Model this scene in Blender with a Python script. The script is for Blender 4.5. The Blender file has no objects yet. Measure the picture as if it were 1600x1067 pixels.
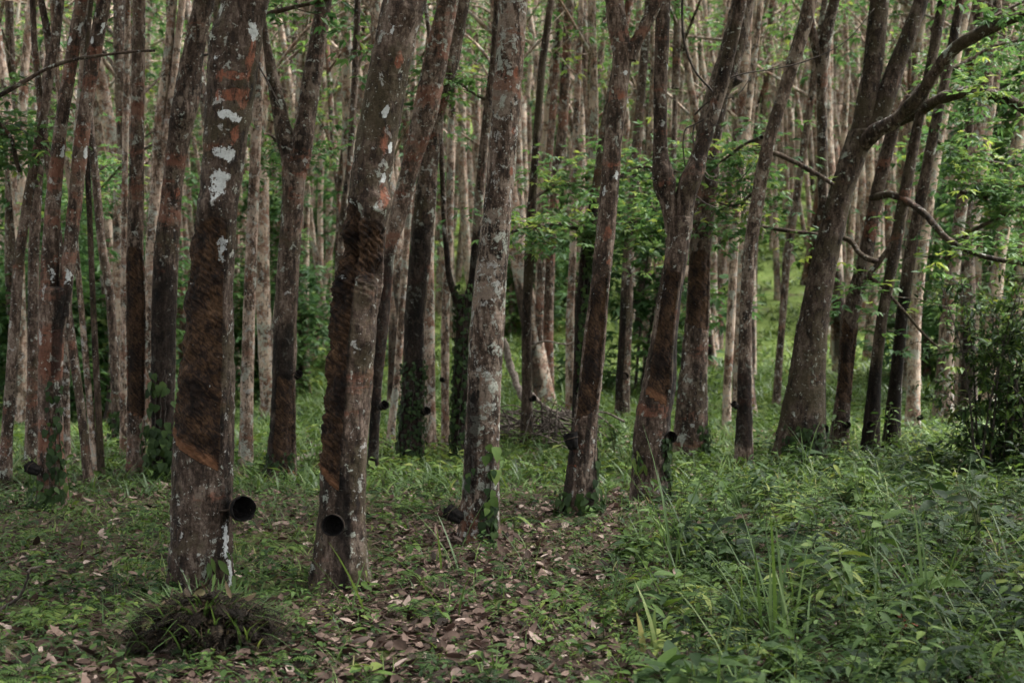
import bpy, math
import numpy as np
from mathutils import Vector, Matrix

rng = np.random.default_rng(11)
scene = bpy.context.scene
COL = scene.collection
R = math.radians

# ------------------------------------------------------------------ camera
FPX = 2222.0                       # focal length in photo pixels (50 mm on 36 mm, 1600 px wide)
CAM = np.array([0.0, 0.0, 1.5])
PITCH = math.atan(53.5 / FPX)
cam = bpy.data.cameras.new('camera')
cam.lens = 50; cam.sensor_width = 36; cam.clip_end = 1000; cam.clip_start = 0.05
cam.dof.use_dof = True; cam.dof.focus_distance = 8.0; cam.dof.aperture_fstop = 3.2
co = bpy.data.objects.new('camera', cam); COL.objects.link(co)
co.location = CAM; co.rotation_euler = (R(90) - PITCH, 0, 0)
scene.camera = co
_F = np.array([0, math.cos(PITCH), -math.sin(PITCH)]); _U = np.array([0, math.sin(PITCH), math.cos(PITCH)])
def at(px, py, y):
    d = _F + (px - 800) / FPX * np.array([1.0, 0, 0]) + (533.5 - py) / FPX * _U
    return CAM + d * (y / d[1])

# ------------------------------------------------------------------ noise
_T = np.random.default_rng(5).random((32, 32, 32))
def vn(p, s=1.0, o=0.0):
    """smooth 3-D value noise in -1..1"""
    q = np.asarray(p, float) * s + 100.37 + o
    i = np.floor(q).astype(int); f = q - i; f = f * f * (3 - 2 * f); i &= 31; j = (i + 1) & 31
    x0, y0, z0 = i[..., 0], i[..., 1], i[..., 2]; x1, y1, z1 = j[..., 0], j[..., 1], j[..., 2]
    fx, fy, fz = f[..., 0], f[..., 1], f[..., 2]
    a = _T[x0, y0, z0] * (1 - fx) + _T[x1, y0, z0] * fx; b = _T[x0, y1, z0] * (1 - fx) + _T[x1, y1, z0] * fx
    c = _T[x0, y0, z1] * (1 - fx) + _T[x1, y0, z1] * fx; d = _T[x0, y1, z1] * (1 - fx) + _T[x1, y1, z1] * fx
    return 2 * ((a * (1 - fy) + b * fy) * (1 - fz) + (c * (1 - fy) + d * fy) * fz) - 1

def softplus(t): return np.logaddexp(0, t)
def sstep(a, b, x):
    t = np.clip((x - a) / (b - a), 0, 1); return t * t * (3 - 2 * t)
# ------------------------------------------------------------------ terrain
def H(x, y):
    x = np.asarray(x, float); y = np.asarray(y, float)
    left = sstep(0.02, -0.30, x / np.maximum(y, 4))
    z = 0.29 * 5 * softplus((y - 32 - 6 * left) / 5)
    z = z - 0.45 * left * sstep(15, 24, y)
    P = np.stack([x, y, 0 * x], -1)
    return z + 0.05 * vn(P, 0.35) * sstep(3, 6, y) + 0.025 * vn(P, 1.3) + 0.010 * vn(P, 4.0)
def hit(px, py):
    ys = np.arange(4.5, 110, 0.02)
    d = _F + (px - 800) / FPX * np.array([1.0, 0, 0]) + (533.5 - py) / FPX * _U
    pts = CAM + d[None] * (ys / d[1])[:, None]
    k = np.argmax(pts[:, 2] < H(pts[:, 0], pts[:, 1]))
    return pts[k] if k else pts[-1]

# ------------------------------------------------------------------ mesh building
class MB:
    def __init__(s): s.V = []; s.F = []; s.n = 0; s.A = {}
    def add(s, V, faces, **attrs):
        """faces: list of int arrays (m,3) or (m,4)"""
        V = np.asarray(V, float)
        for f in faces:
            if len(f): s.F.append(np.asarray(f) + s.n)
        for k in set(s.A) | set(attrs):
            lst = s.A.setdefault(k, [np.zeros(s.n)] if s.n else [])
            a = attrs.get(k, 0.0); lst.append(np.broadcast_to(np.asarray(a, float), (len(V),)) if np.ndim(a) < 2 else a)
        s.V.append(V); s.n += len(V)
    def mesh(s, name, mat, origin=(0, 0, 0), smooth=True):
        me = bpy.data.meshes.new(name)
        V = np.concatenate(s.V) - np.asarray(origin, float)
        me.vertices.add(len(V)); me.vertices.foreach_set('co', V.astype(np.float32).ravel())
        tot = np.concatenate([np.full(len(f), f.shape[1]) for f in s.F]); loops = np.concatenate([f.ravel() for f in s.F])
        me.loops.add(len(loops)); me.loops.foreach_set('vertex_index', loops.astype(np.int32))
        me.polygons.add(len(tot)); me.polygons.foreach_set('loop_start', (np.cumsum(tot) - tot).astype(np.int32))
        me.update(calc_edges=True); me.validate()
        for k, l in s.A.items():
            a = me.attributes.new(k, 'FLOAT', 'POINT'); a.data.foreach_set('value', np.concatenate(l).astype(np.float32))
        if smooth: me.shade_smooth()
        me.materials.append(mat)
        return me
    def build(s, name, mat, parent=None, origin=(0, 0, 0), smooth=True):
        o = bpy.data.objects.new(name, s.mesh(name, mat, origin, smooth)); COL.objects.link(o)
        if parent: o.parent = parent
        else: o.location = origin
        return o

def tag(o, label=None, cat=None, group=None, kind=None):
    if label: o['label'] = label
    if cat: o['category'] = cat
    if group: o['group'] = group
    if kind: o['kind'] = kind
    return o
def thing(name, loc, label, cat, group=None):
    o = bpy.data.objects.new(name, None); COL.objects.link(o); o.location = loc; o.empty_display_size = 0.2
    return tag(o, label, cat, group)

def unit(v): return v / np.maximum(np.linalg.norm(v, axis=-1, keepdims=True), 1e-9)
# --- leaves: template stations (t, half width); all arrays vectorised over n leaves
TPL = {
 'fine': ([0.0, .14, .40, .72, 1.0], [0.0, .62, 1.0, .66, 0.0]),
 'ovate': ([0.0, .08, .36, .76, 1.0], [0.0, .58, 1.0, .72, 0.0]),
 'heart': ([0.0, .05, .30, .65, 1.0], [0.0, .85, 1.0, .60, 0.0]),
}
def leaves(mb, P, D, N, L, W, droop=0.2, fold=0.25, kind='fine', **attrs):
    n = len(P)
    if n == 0: return
    L = np.broadcast_to(L, n)[:, None]; W = np.broadcast_to(W, n)[:, None] * 0.5
    droop = np.broadcast_to(droop, n)[:, None]; fold = np.broadcast_to(fold, n)[:, None]
    D = unit(D); S = unit(np.cross(D, N)); N = np.cross(S, D)
    def pt(t, w): return P + D * L * t - N * (droop * L * t * t) + S * W * w + N * (np.abs(w) * W * fold)
    def rep(a, k): return np.repeat(np.broadcast_to(a, n), k)
    if kind == 'tri':
        V = np.stack([pt(0, 0), pt(.42, 1), pt(1, 0), pt(.42, -1)], 1).reshape(-1, 3)
        b = np.arange(n)[:, None] * 4
        mb.add(V, [b + np.array([[0, 1, 2]]), b + np.array([[0, 2, 3]])], **{k: rep(a, 4) for k, a in attrs.items()})
        return
    if kind == 'blade':
        T = [(0, .8), (.25, 1), (.5, .85), (.75, .55)]
        V = [q for t, w in T for q in (pt(t, w), pt(t, -w))] + [pt(1, 0)]
        V = np.stack(V, 1).reshape(-1, 3); b = np.arange(n)[:, None] * 9
        qs = np.concatenate([b + np.array([[2 * i, 2 * i + 1, 2 * i + 3, 2 * i + 2]]) for i in range(3)])
        mb.add(V, [qs, b + np.array([[6, 7, 8]])], **{k: rep(a, 9) for k, a in attrs.items()})
        return
    t, w = TPL[kind]
    V = [pt(0, 0)]
    for i in (1, 2, 3): V += [pt(t[i], w[i]), pt(t[i], 0), pt(t[i], -w[i])]
    V = np.stack(V + [pt(1, 0)], 1).reshape(-1, 3); b = np.arange(n)[:, None] * 11
    tr = np.concatenate([b + np.array([f]) for f in ([0, 1, 2], [0, 2, 3], [7, 10, 8], [8, 10, 9])])
    qs = np.concatenate([b + np.array([f]) for f in ([1, 4, 5, 2], [2, 5, 6, 3], [4, 7, 8, 5], [5, 8, 9, 6])])
    mb.add(V, [tr, qs], **{k: rep(a, 11) for k, a in attrs.items()})

def rdir(n, up=0.0, spread=1.0, r=None):
    r = r or rng
    a = r.random(n) * 2 * np.pi; z = up + spread * (r.random(n) * 2 - 1)
    z = np.clip(z, -1, 1); c = np.sqrt(1 - z * z)
    return np.stack([np.cos(a) * c, np.sin(a) * c, z], 1)
def updir(D):
    """normal perpendicular to D, as near to +Z as possible, with jitter"""
    Z = np.array([0, 0, 1.0]) + rng.normal(0, .25, D.shape)
    N = Z - D * (Z * D).sum(1, keepdims=True)
    return unit(N)

def tube(mb, pts, rad, segs=6, **attrs):
    pts = np.asarray(pts, float); rad = np.broadcast_to(rad, len(pts))
    T = unit(np.gradient(pts, axis=0)); ref = np.array([0, 0, 1.0]) if abs(T[:, 2]).mean() < .8 else np.array([1.0, 0, 0])
    A = unit(np.cross(T, ref)); B = np.cross(T, A)
    a = np.arange(segs) / segs * 2 * np.pi
    V = pts[:, None] + rad[:, None, None] * (A[:, None] * np.cos(a)[None, :, None] + B[:, None] * np.sin(a)[None, :, None])
    m = len(pts); i = np.arange(m - 1)[:, None] * segs; j = np.arange(segs)[None]; k = (j + 1) % segs
    q = np.stack([i + j, i + k, i + segs + k, i + segs + j], -1).reshape(-1, 4)
    V = np.concatenate([V.reshape(-1, 3), pts[-1:]])
    last = (m - 1) * segs
    cap = np.stack([last + j[0], last + k[0], np.full(segs, m * segs)], -1)
    mb.add(V, [q, cap], **attrs)
def curve(ctrl, n=24):
    """Catmull-Rom through control rows (any width)"""
    c = np.asarray(ctrl, float)
    if len(c) == 2: return c[0] + (c[1] - c[0]) * np.linspace(0, 1, n)[:, None]
    p = np.concatenate([[2 * c[0] - c[1]], c, [2 * c[-1] - c[-2]]]); out = []
    m = max(2, n // (len(c) - 1))
    for i in range(len(c) - 1):
        t = np.linspace(0, 1, m, endpoint=False)[:, None]
        a, b, d, e = p[i:i + 4]
        out.append(.5 * (2 * b + (d - a) * t + (2 * a - 5 * b + 4 * d - e) * t ** 2 + (3 * b - a - 3 * d + e) * t ** 3))
    return np.concatenate(out + [c[-1:]])

# ------------------------------------------------------------------ materials
class NT:
    def __init__(s, name):
        s.m = bpy.data.materials.new(name); s.m.use_nodes = True; s.t = s.m.node_tree; s.t.nodes.clear()
    def n(s, typ, **kw):
        nd = s.t.nodes.new('ShaderNode' + typ)
        for k, v in kw.items():
            if k in nd.inputs.keys() or k.isdigit():
                sock = nd.inputs[int(k)] if k.isdigit() else nd.inputs[k]
                s.set(sock, v)
            else: setattr(nd, k, v)
        return nd
    def set(s, sock, v):
        if isinstance(v, bpy.types.Node): s.t.links.new(v.outputs[0], sock)
        elif isinstance(v, bpy.types.NodeSocket): s.t.links.new(v, sock)
        else: sock.default_value = v
    def math(s, op, a, b=0.0, c=0.0, clamp=False):
        nd = s.t.nodes.new('ShaderNodeMath'); nd.operation = op; nd.use_clamp = clamp
        for i, v in enumerate((a, b, c)): s.set(nd.inputs[i], v)
        return nd.outputs[0]
    def mix(s, f, a, b):
        nd = s.t.nodes.new('ShaderNodeMix'); nd.data_type = 'RGBA'
        s.set(nd.inputs[0], f); s.set(nd.inputs[6], a if not isinstance(a, tuple) else (*a, 1)); s.set(nd.inputs[7], b if not isinstance(b, tuple) else (*b, 1))
        return nd.outputs[2]
    def noise(s, vec, scale, detail=4, rough=.55, dist=0.0):
        nd = s.n('TexNoise', Scale=scale, Detail=detail, Roughness=rough, Distortion=dist); s.t.links.new(vec, nd.inputs['Vector'])
        return nd.outputs[0]
    def step(s, v, a, b):
        nd = s.t.nodes.new('ShaderNodeMapRange'); nd.interpolation_type = 'SMOOTHSTEP'
        s.set(nd.inputs[0], v); nd.inputs[1].default_value = a; nd.inputs[2].default_value = b
        return nd.outputs[0]
    def mapping(s, vec, scale=(1, 1, 1), rot=(0, 0, 0), loc=None):
        nd = s.t.nodes.new('ShaderNodeMapping'); s.t.links.new(vec, nd.inputs[0]); nd.inputs['Scale'].default_value = scale; nd.inputs['Rotation'].default_value = rot
        if loc is not None: s.set(nd.inputs['Location'], loc)
        return nd.outputs[0]
    def attr(s, name): return s.n('Attribute', attribute_name=name).outputs['Fac']
    def ramp(s, f, stops):
        nd = s.t.nodes.new('ShaderNodeValToRGB'); s.set(nd.inputs[0], f); e = nd.color_ramp.elements
        while len(e) < len(stops): e.new(0.5)
        for el, (p, c) in zip(e, stops): el.position = p; el.color = (*c, 1)
        return nd.outputs[0]
    def out(s, sh):
        o = s.t.nodes.new('ShaderNodeOutputMaterial'); s.t.links.new(sh, o.inputs[0]); return s.m

_bark = {}
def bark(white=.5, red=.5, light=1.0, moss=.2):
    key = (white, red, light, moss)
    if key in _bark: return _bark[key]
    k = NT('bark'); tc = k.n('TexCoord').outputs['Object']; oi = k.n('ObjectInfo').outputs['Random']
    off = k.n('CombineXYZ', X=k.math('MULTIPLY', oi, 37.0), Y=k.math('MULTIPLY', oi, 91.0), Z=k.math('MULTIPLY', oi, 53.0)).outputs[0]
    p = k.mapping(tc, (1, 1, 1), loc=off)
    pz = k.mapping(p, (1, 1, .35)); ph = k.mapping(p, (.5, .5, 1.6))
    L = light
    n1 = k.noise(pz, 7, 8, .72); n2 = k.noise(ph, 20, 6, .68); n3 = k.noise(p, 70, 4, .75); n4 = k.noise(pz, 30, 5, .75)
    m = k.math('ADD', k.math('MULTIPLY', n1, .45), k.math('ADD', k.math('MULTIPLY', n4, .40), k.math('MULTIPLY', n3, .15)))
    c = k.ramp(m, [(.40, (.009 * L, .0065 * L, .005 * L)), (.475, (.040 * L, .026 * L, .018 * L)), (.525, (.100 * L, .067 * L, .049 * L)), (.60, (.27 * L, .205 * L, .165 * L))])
    # thin pinkish grey crust, broken up
    f1 = k.noise(p, 3.6, 6, .7, .4)
    c = k.mix(k.math('MULTIPLY', k.step(k.math('ADD', f1, k.math('MULTIPLY', k.math('SUBTRACT', n4, .5), .5)), .62 - .14 * white, .70 - .14 * white), .72), c, k.mix(n3, (.13 * L, .090 * L, .066 * L), (.30 * L, .24 * L, .19 * L)))
    # reddish algae
    r1 = k.math('ADD', k.noise(ph, 2.7, 6, .68, .3), k.math('MULTIPLY', k.math('SUBTRACT', n4, .5), .35))
    c = k.mix(k.math('MULTIPLY', k.step(r1, .655 - .16 * red, .74 - .16 * red), .7), c, k.mix(n4, (.045, .020, .013), (.22, .088, .052)))
    r2 = k.math('ADD', k.noise(ph, 5.2, 6, .68, .2), k.math('MULTIPLY', k.math('SUBTRACT', n3, .5), .25))
    c = k.mix(k.math('MULTIPLY', k.step(r2, .76 - .10 * red, .80 - .10 * red), .8), c, k.mix(n3, (.13, .035, .016), (.40, .12, .055)))
    # dark mossy film
    g1 = k.math('ADD', k.noise(p, 2.3, 7, .7), k.math('MULTIPLY', k.math('SUBTRACT', n4, .5), .5))
    c = k.mix(k.math('MULTIPLY', k.step(g1, .62 - .24 * moss, .72 - .24 * moss), .72), c, k.mix(n3, (.014, .011, .006), (.075, .058, .030)))
    # crusty lichen: pale islands, small spots
    w1 = k.noise(p, 5.0, 6, .68, .4); big = k.step(w1, .685 - .11 * white, .70 - .11 * white)
    w2 = k.noise(p, 15, 5, .66, .4); mid = k.step(w2, .655 - .10 * white, .675 - .10 * white)
    w3 = k.noise(p, 42, 4, .65); small = k.step(w3, .675 - .07 * white, .70 - .07 * white)
    wm = k.math('MAXIMUM', k.math('MULTIPLY', big, .8), k.math('MAXIMUM', k.math('MULTIPLY', mid, .8), k.math('MULTIPLY', small, .7)))
    wm = k.math('MULTIPLY', wm, k.step(n3, .30, .52))
    wc = k.mix(k.step(w1, .35, .62), k.mix(n3, (.22, .20, .185), (.46, .45, .435)), k.mix(n3, (.20, .215, .175), (.40, .42, .36)))
    c = k.mix(wm, c, wc)
    # hand-placed marks (attributes on the trunk surface)
    rd = k.step(k.math('ADD', k.attr('orange'), k.math('MULTIPLY', k.math('SUBTRACT', w2, .5), 1.6)), .42, .55)
    c = k.mix(k.math('MULTIPLY', rd, k.step(n4, .36, .62)), c, k.mix(n3, (.10, .036, .02), (.27, .10, .06)))
    st = k.step(k.math('ADD', k.attr('stain'), k.math('MULTIPLY', k.math('SUBTRACT', k.noise(pz, 9, 7, .75), .5), 1.9)), .30, .85)
    mul = k.n('Mix', data_type='RGBA', blend_type='MULTIPLY'); k.set(mul.inputs[0], k.math('MULTIPLY', st, .95)); k.set(mul.inputs[6], c); mul.inputs[7].default_value = (.16, .145, .135, 1); c = mul.outputs[2]
    # tapped panel: rough scarred wood running down to the right
    sx = k.n('CombineXYZ', X=k.attr('arc'), Y=k.attr('high'), Z=0.0).outputs[0]
    sd = k.mapping(k.mapping(sx, (1, 1, 1), (0, 0, R(38))), (13, 60, 1)); s1 = k.noise(sd, 1.0, 6, .7, 1.6)
    s2 = k.noise(k.mapping(k.mapping(sx, (1, 1, 1), (0, 0, R(62))), (22, 50, 1)), 1.0, 6, .7, 1.2); s3 = k.noise(k.mapping(sx, (3, 3, 1)), 1.8, 5, .7, .4)
    sm = k.math('ADD', k.math('MULTIPLY', s1, .38), k.math('ADD', k.math('MULTIPLY', s2, .30), k.math('MULTIPLY', s3, .36)))
    pc = k.ramp(sm, [(.42, (.005, .0035, .003)), (.50, (.020, .011, .007)), (.56, (.064, .034, .017)), (.66, (.145, .082, .043))])
    pan = k.step(k.math('ADD', k.attr('panel'), k.math('MULTIPLY', k.math('SUBTRACT', n2, .5), .5)), .4, .6)
    c = k.mix(pan, c, pc)
    fr = k.step(k.math('ADD', k.attr('fresh'), k.math('MULTIPLY', k.math('SUBTRACT', s1, .5), .9)), .35, .75)
    c = k.mix(k.math('MULTIPLY', fr, .75), c, k.mix(s1, (.06, .026, .012), (.30, .14, .07)))
    wh = k.math('MULTIPLY', k.step(k.math('ADD', k.attr('white'), k.math('ADD', k.math('MULTIPLY', k.math('SUBTRACT', w2, .5), 2.2), k.math('MULTIPLY', k.math('SUBTRACT', w3, .5), 1.2))), .50, .58), k.step(n4, .36, .46))
    c = k.mix(wh, c, k.mix(n3, (.28, .29, .28), (.58, .59, .58)))
    bh = k.math('ADD', k.math('MULTIPLY', n1, .5), k.math('ADD', k.math('MULTIPLY', n2, .5), k.math('MULTIPLY', n3, .35)))
    bh = k.math('ADD', bh, k.math('MULTIPLY', wm, .12))
    bh = k.math('ADD', bh, k.math('MULTIPLY', pan, k.math('MULTIPLY', s1, 1.3)))
    bp = k.n('Bump', Strength=1.0, Distance=.02, Height=bh)
    b = k.n('BsdfPrincipled', Roughness=.92, Normal=bp); k.set(b.inputs['Base Color'], c); b.inputs['Specular IOR Level'].default_value = .2
    _bark[key] = k.out(b.outputs[0]); return _bark[key]

def leaf_mat(name, stops, trans=.35, rough=.5, spec=.3):
    k = NT(name); t = k.attr('tint'); tc = k.n('TexCoord').outputs['Object']
    v = k.math('ADD', t, k.math('MULTIPLY', k.math('SUBTRACT', k.noise(tc, 30, 2), .5), .25), clamp=True)
    c = k.ramp(v, stops)
    b = k.n('BsdfPrincipled', Roughness=rough); k.set(b.inputs['Base Color'], c); b.inputs['Specular IOR Level'].default_value = spec
    if trans:
        tr = k.n('BsdfTranslucent'); hs = k.n('HueSaturation', Hue=.485, Saturation=1.1, Value=1.25, Color=c); k.set(tr.inputs[0], hs)
        mx = k.n('MixShader', **{'0': trans}); k.set(mx.inputs[1], b); k.set(mx.inputs[2], tr)
        return k.out(mx.outputs[0])
    return k.out(b.outputs[0])
M_CROWN = leaf_mat('crown_leaves', [(0, (.016, .042, .017)), (.42, (.044, .096, .034)), (.82, (.082, .145, .044)), (1, (.19, .24, .06))], .42, .55, .2)
M_WEED = leaf_mat('weed_leaves', [(0, (.007, .016, .006)), (.38, (.024, .050, .014)), (.70, (.078, .130, .030)), (1, (.17, .195, .05))], .3, .6, .15)
M_DARKLEAF = leaf_mat('dark_leaves', [(0, (.010, .022, .006)), (.5, (.024, .046, .012)), (1, (.07, .11, .026))], .25, .55, .15)
M_GRASS = leaf_mat('grass_blades', [(0, (.022, .040, .012)), (.5, (.055, .10, .026)), (.85, (.13, .18, .045)), (1, (.26, .24, .10))], .35, .5)
M_LITTER = leaf_mat('dry_leaves', [(0, (.014, .010, .007)), (.35, (.055, .035, .026)), (.7, (.17, .115, .092)), (1, (.36, .28, .24))], .12, .8, .15)
M_DRY = leaf_mat('dead_fern', [(0, (.008, .006, .004)), (.6, (.028, .020, .013)), (.9, (.085, .06, .036)), (1, (.09, .10, .035))], .15, .8, .15)
M_RED = leaf_mat('red_leaves', [(0, (.10, .02, .015)), (1, (.30, .08, .05))], .3, .6)
def plain(name, c0, c1, scale=20, rough=.85, bump=.004, spec=.2):
    k = NT(name); tc = k.n('TexCoord').outputs['Object']; n = k.noise(tc, scale, 6, .65)
    b = k.n('BsdfPrincipled', Roughness=rough); k.set(b.inputs['Base Color'], k.mix(k.step(n, .35, .65), c0, c1)); b.inputs['Specular IOR Level'].default_value = spec
    if bump: k.set(b.inputs['Normal'], k.n('Bump', Strength=.8, Distance=bump, Height=n))
    return k.out(b.outputs[0])
M_CUP = plain('black_cup', (.003, .003, .003), (.013, .011, .010), 40, .9, .006, .1)
M_WIRE = plain('rusty_wire', (.02, .014, .01), (.05, .035, .025), 60)
M_STICK = plain('dead_wood', (.06, .045, .035), (.20, .165, .14), 25)
M_BRUSH = plain('brush_wood', (.030, .022, .017), (.11, .088, .074), 25)
M_DARKTWIG = plain('dark_twig', (.02, .016, .013), (.075, .06, .05), 30)
M_STEM = plain('green_stem', (.04, .05, .02), (.08, .09, .035), 30, .6, 0)
def ground_mat():
    k = NT('ground_soil'); tc = k.n('TexCoord').outputs['Object']; sep = k.n('SeparateXYZ'); k.t.links.new(tc, sep.inputs[0])
    n1 = k.noise(tc, 1.1, 6, .6); n2 = k.noise(tc, 14, 7, .7); n3 = k.noise(tc, 60, 4, .7)
    c = k.ramp(k.math('ADD', k.math('MULTIPLY', n2, .6), k.math('MULTIPLY', n3, .4)), [(.35, (.018, .013, .009)), (.52, (.055, .038, .027)), (.7, (.13, .092, .07))])
    g = k.mix(n2, (.045, .075, .018), (.13, .17, .042))
    far = k.step(sep.outputs[1], 11, 17)
    gm = k.math('MULTIPLY', far, k.step(n1, .30, .52)); gm = k.math('MAXIMUM', gm, k.math('MULTIPLY', k.step(n1, .48, .62), .45))
    c = k.mix(gm, c, g)
    b = k.n('BsdfPrincipled', Roughness=.95); k.set(b.inputs['Base Color'], c); b.inputs['Specular IOR Level'].default_value = .1
    k.set(b.inputs['Normal'], k.n('Bump', Strength=1.0, Distance=.03, Height=k.math('ADD', n2, k.math('MULTIPLY', n3, .4))))
    return k.out(b.outputs[0])

# ------------------------------------------------------------------ ground
def ground():
    xs = np.unique(np.concatenate([np.arange(-6, 6.01, .07), np.linspace(-40, -6, 60), np.linspace(6, 40, 60), np.linspace(-400, -40, 30), np.linspace(40, 400, 30)]))
    ys = np.unique(np.concatenate([np.arange(4, 15, .07), np.linspace(-60, 4, 20), np.linspace(15, 60, 150), np.linspace(60, 150, 60), np.linspace(150, 500, 30)]))
    X, Y = np.meshgrid(xs, ys)
    Yc = np.minimum(Y, 150); Z = H(X, Yc)
    V = np.stack([X, Y, Z], -1).reshape(-1, 3); nx = len(xs)
    i = (np.arange(len(ys) - 1)[:, None] * nx + np.arange(nx - 1)[None]).ravel()
    mb = MB(); mb.add(V, [np.stack([i, i + 1, i + nx + 1, i + nx], -1)])
    tag(mb.build('ground', ground_mat()), kind='structure')
ground()

# ------------------------------------------------------------------ tree building
TREES = {}
def smooth1(a, k):
    if k < 1: return a
    p = np.pad(a, (k, k), mode='edge'); ker = np.hanning(2 * k + 3)[1:-1]; ker /= ker.sum()
    return np.convolve(p, ker, 'valid')

def stem_rings(mb, C, r, segs, info):
    """loft horizontal rings (angle 0 faces the camera) with bark relief, scars and marks"""
    m = len(C); th = (np.arange(segs) + .5) / segs * 2 * np.pi - np.pi
    TH, RR = np.meshgrid(th, r); h = C[:, 2] - info['z0']; HH = np.repeat(h[:, None], segs, 1)
    dirs = np.stack([np.sin(TH), -np.cos(TH), 0 * TH], -1)
    P = C[:, None] + dirs * RR[..., None]; o = info['seed'] * 3.7
    q = P * np.array([1, 1, .45])
    rel = .055 * vn(q, 3.2, o) + .035 * vn(q, 8, o) + .030 * vn(P, 19, o)
    if segs > 60: rel = rel + .030 * vn(P * np.array([1, 1, .6]), 36, o) + .022 * vn(P, 75, o) - .045 * np.clip(.32 - np.abs(vn(P * np.array([1, 1, .22]), 26, o + 1)), 0, 1)
    flare = info.get('flare', .25) * np.exp(-np.clip(HH, 0, 9) / .16) * (.35 + .65 * np.abs(np.sin(TH * 2.5 + o))) 
    rn = RR * (1 + rel * info.get('rough', 1.0) + flare)
    arc = RR * TH; A = dict(panel=0 * TH, fresh=0 * TH, stain=0 * TH, white=0 * TH, orange=0 * TH)
    for pn in info.get('panels', ()):
        t0, t1, hlo, hhi, slope = R(pn[0]), R(pn[1]), pn[2], pn[3], pn[4]; amp = pn[5] if len(pn) > 5 else 1.0
        rm = np.median(r[(h > hlo) & (h < hhi)]) if ((h > hlo) & (h < hhi)).any() else r[0]
        wob = .03 * vn(P, 6, o + 9); s1 = t1 * rm
        cut = hlo + slope * (s1 - arc); top = hhi + .5 * slope * (s1 - arc) + .10 * vn(P * np.array([1, 1, .2]), 7, o + 3)
        e = .05
        mask = sstep(t0 - .10, t0 + .06, TH + wob) * sstep(t1 + .10, t1 - .06, TH + wob) * sstep(0, pn[7] if len(pn) > 7 else .012, HH - cut + (.10 * vn(P, 9, o + 11) if len(pn) > 7 else 0)) * sstep(0, .16, top - HH)
        gro = np.sin(2 * np.pi * (HH + .6 * arc) / .034 + 5 * vn(P, 7, o + 4))
        brk = np.clip(vn(q, 6, o + 5) + .55, 0, 1)
        rn = rn - mask * (.012 + amp * (.0035 * gro * brk + .013 * vn(P, 10, o + 6) + .009 * vn(P * np.array([1, 1, .7]), 26, o + 7) + .006 * vn(P, 60, o + 2)))
        edge = sstep(t1 - .1, t1 + .06, TH) * sstep(t1 + .34, t1 + .12, TH) * sstep(hlo - .05, hlo + .1, HH) * sstep(hhi, hhi - .2, HH)
        rn = rn + edge * .010
        A['panel'] = np.maximum(A['panel'], mask)
        A['fresh'] = np.maximum(A['fresh'], mask * sstep(pn[6] if len(pn) > 6 else .09, .0, HH - cut) )
    for (t0, t1, h0, h1) in info.get('stains', ()):
        A['stain'] = np.maximum(A['stain'], sstep(R(t0) - .2, R(t0) + .2, TH) * sstep(R(t1) + .2, R(t1) - .2, TH) * sstep(h0 - .15, h0 + .15, HH) * sstep(h1 + .35, h1 - .30, HH))
    for key in ('white', 'orange'):
        for (t, hh, wt, wh) in info.get(key, ()):
            mk = info.get('mark', .55); dd = np.sqrt(((TH - R(t)) * RR / (wt * mk)) ** 2 + ((HH - hh) / (wh * mk)) ** 2)
            A[key] = np.maximum(A[key], np.clip(1.0 - .5 * dd, 0, 1))
    for (t, hh, w, a) in info.get('burls', ()):
        dd = ((TH - R(t)) * RR / w) ** 2 + ((HH - hh) / w) ** 2
        rn = rn + a * np.exp(-dd) * (1 + .3 * vn(P, 25, o))
    V = (C[:, None] + dirs * rn[..., None]).reshape(-1, 3)
    i = np.arange(m - 1)[:, None] * segs; j = np.arange(segs)[None]; k = (j + 1) % segs
    qd = np.stack([i + j, i + k, i + segs + k, i + segs + j], -1).reshape(-1, 4)
    mb.add(V, [qd], arc=arc.ravel(), high=HH.ravel(), **{kk: vv.ravel() for kk, vv in A.items()})

def compound(mb, C, per, L, r, tint, droopy=.25):
    """rosettes of three-part leaves round the points C"""
    n = len(C) * per
    if n == 0: return
    P = np.repeat(C, per, 0); D = rdir(n, .15, .6, r); pet = r.uniform(.5, 1.3, n)[:, None] * L * 1.1
    Q = P + D * pet; T0 = np.repeat(tint, per) + r.normal(0, .10, n)
    Q[:, 2] -= .15 * pet[:, 0]
    S = unit(np.cross(D, np.array([0, 0, 1.0])))
    for a in (-1, 0, 1):
        d = unit(D + S * a * .95 + np.array([0, 0, -droopy]) + r.normal(0, .15, D.shape))
        l = L * r.uniform(.75, 1.2, n)
        leaves(mb, Q, d, updir(d), l, l * r.uniform(.34, .46, n), r.uniform(.05, .4, n), .2, 'tri', tint=np.clip(T0, 0, 1))

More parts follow.
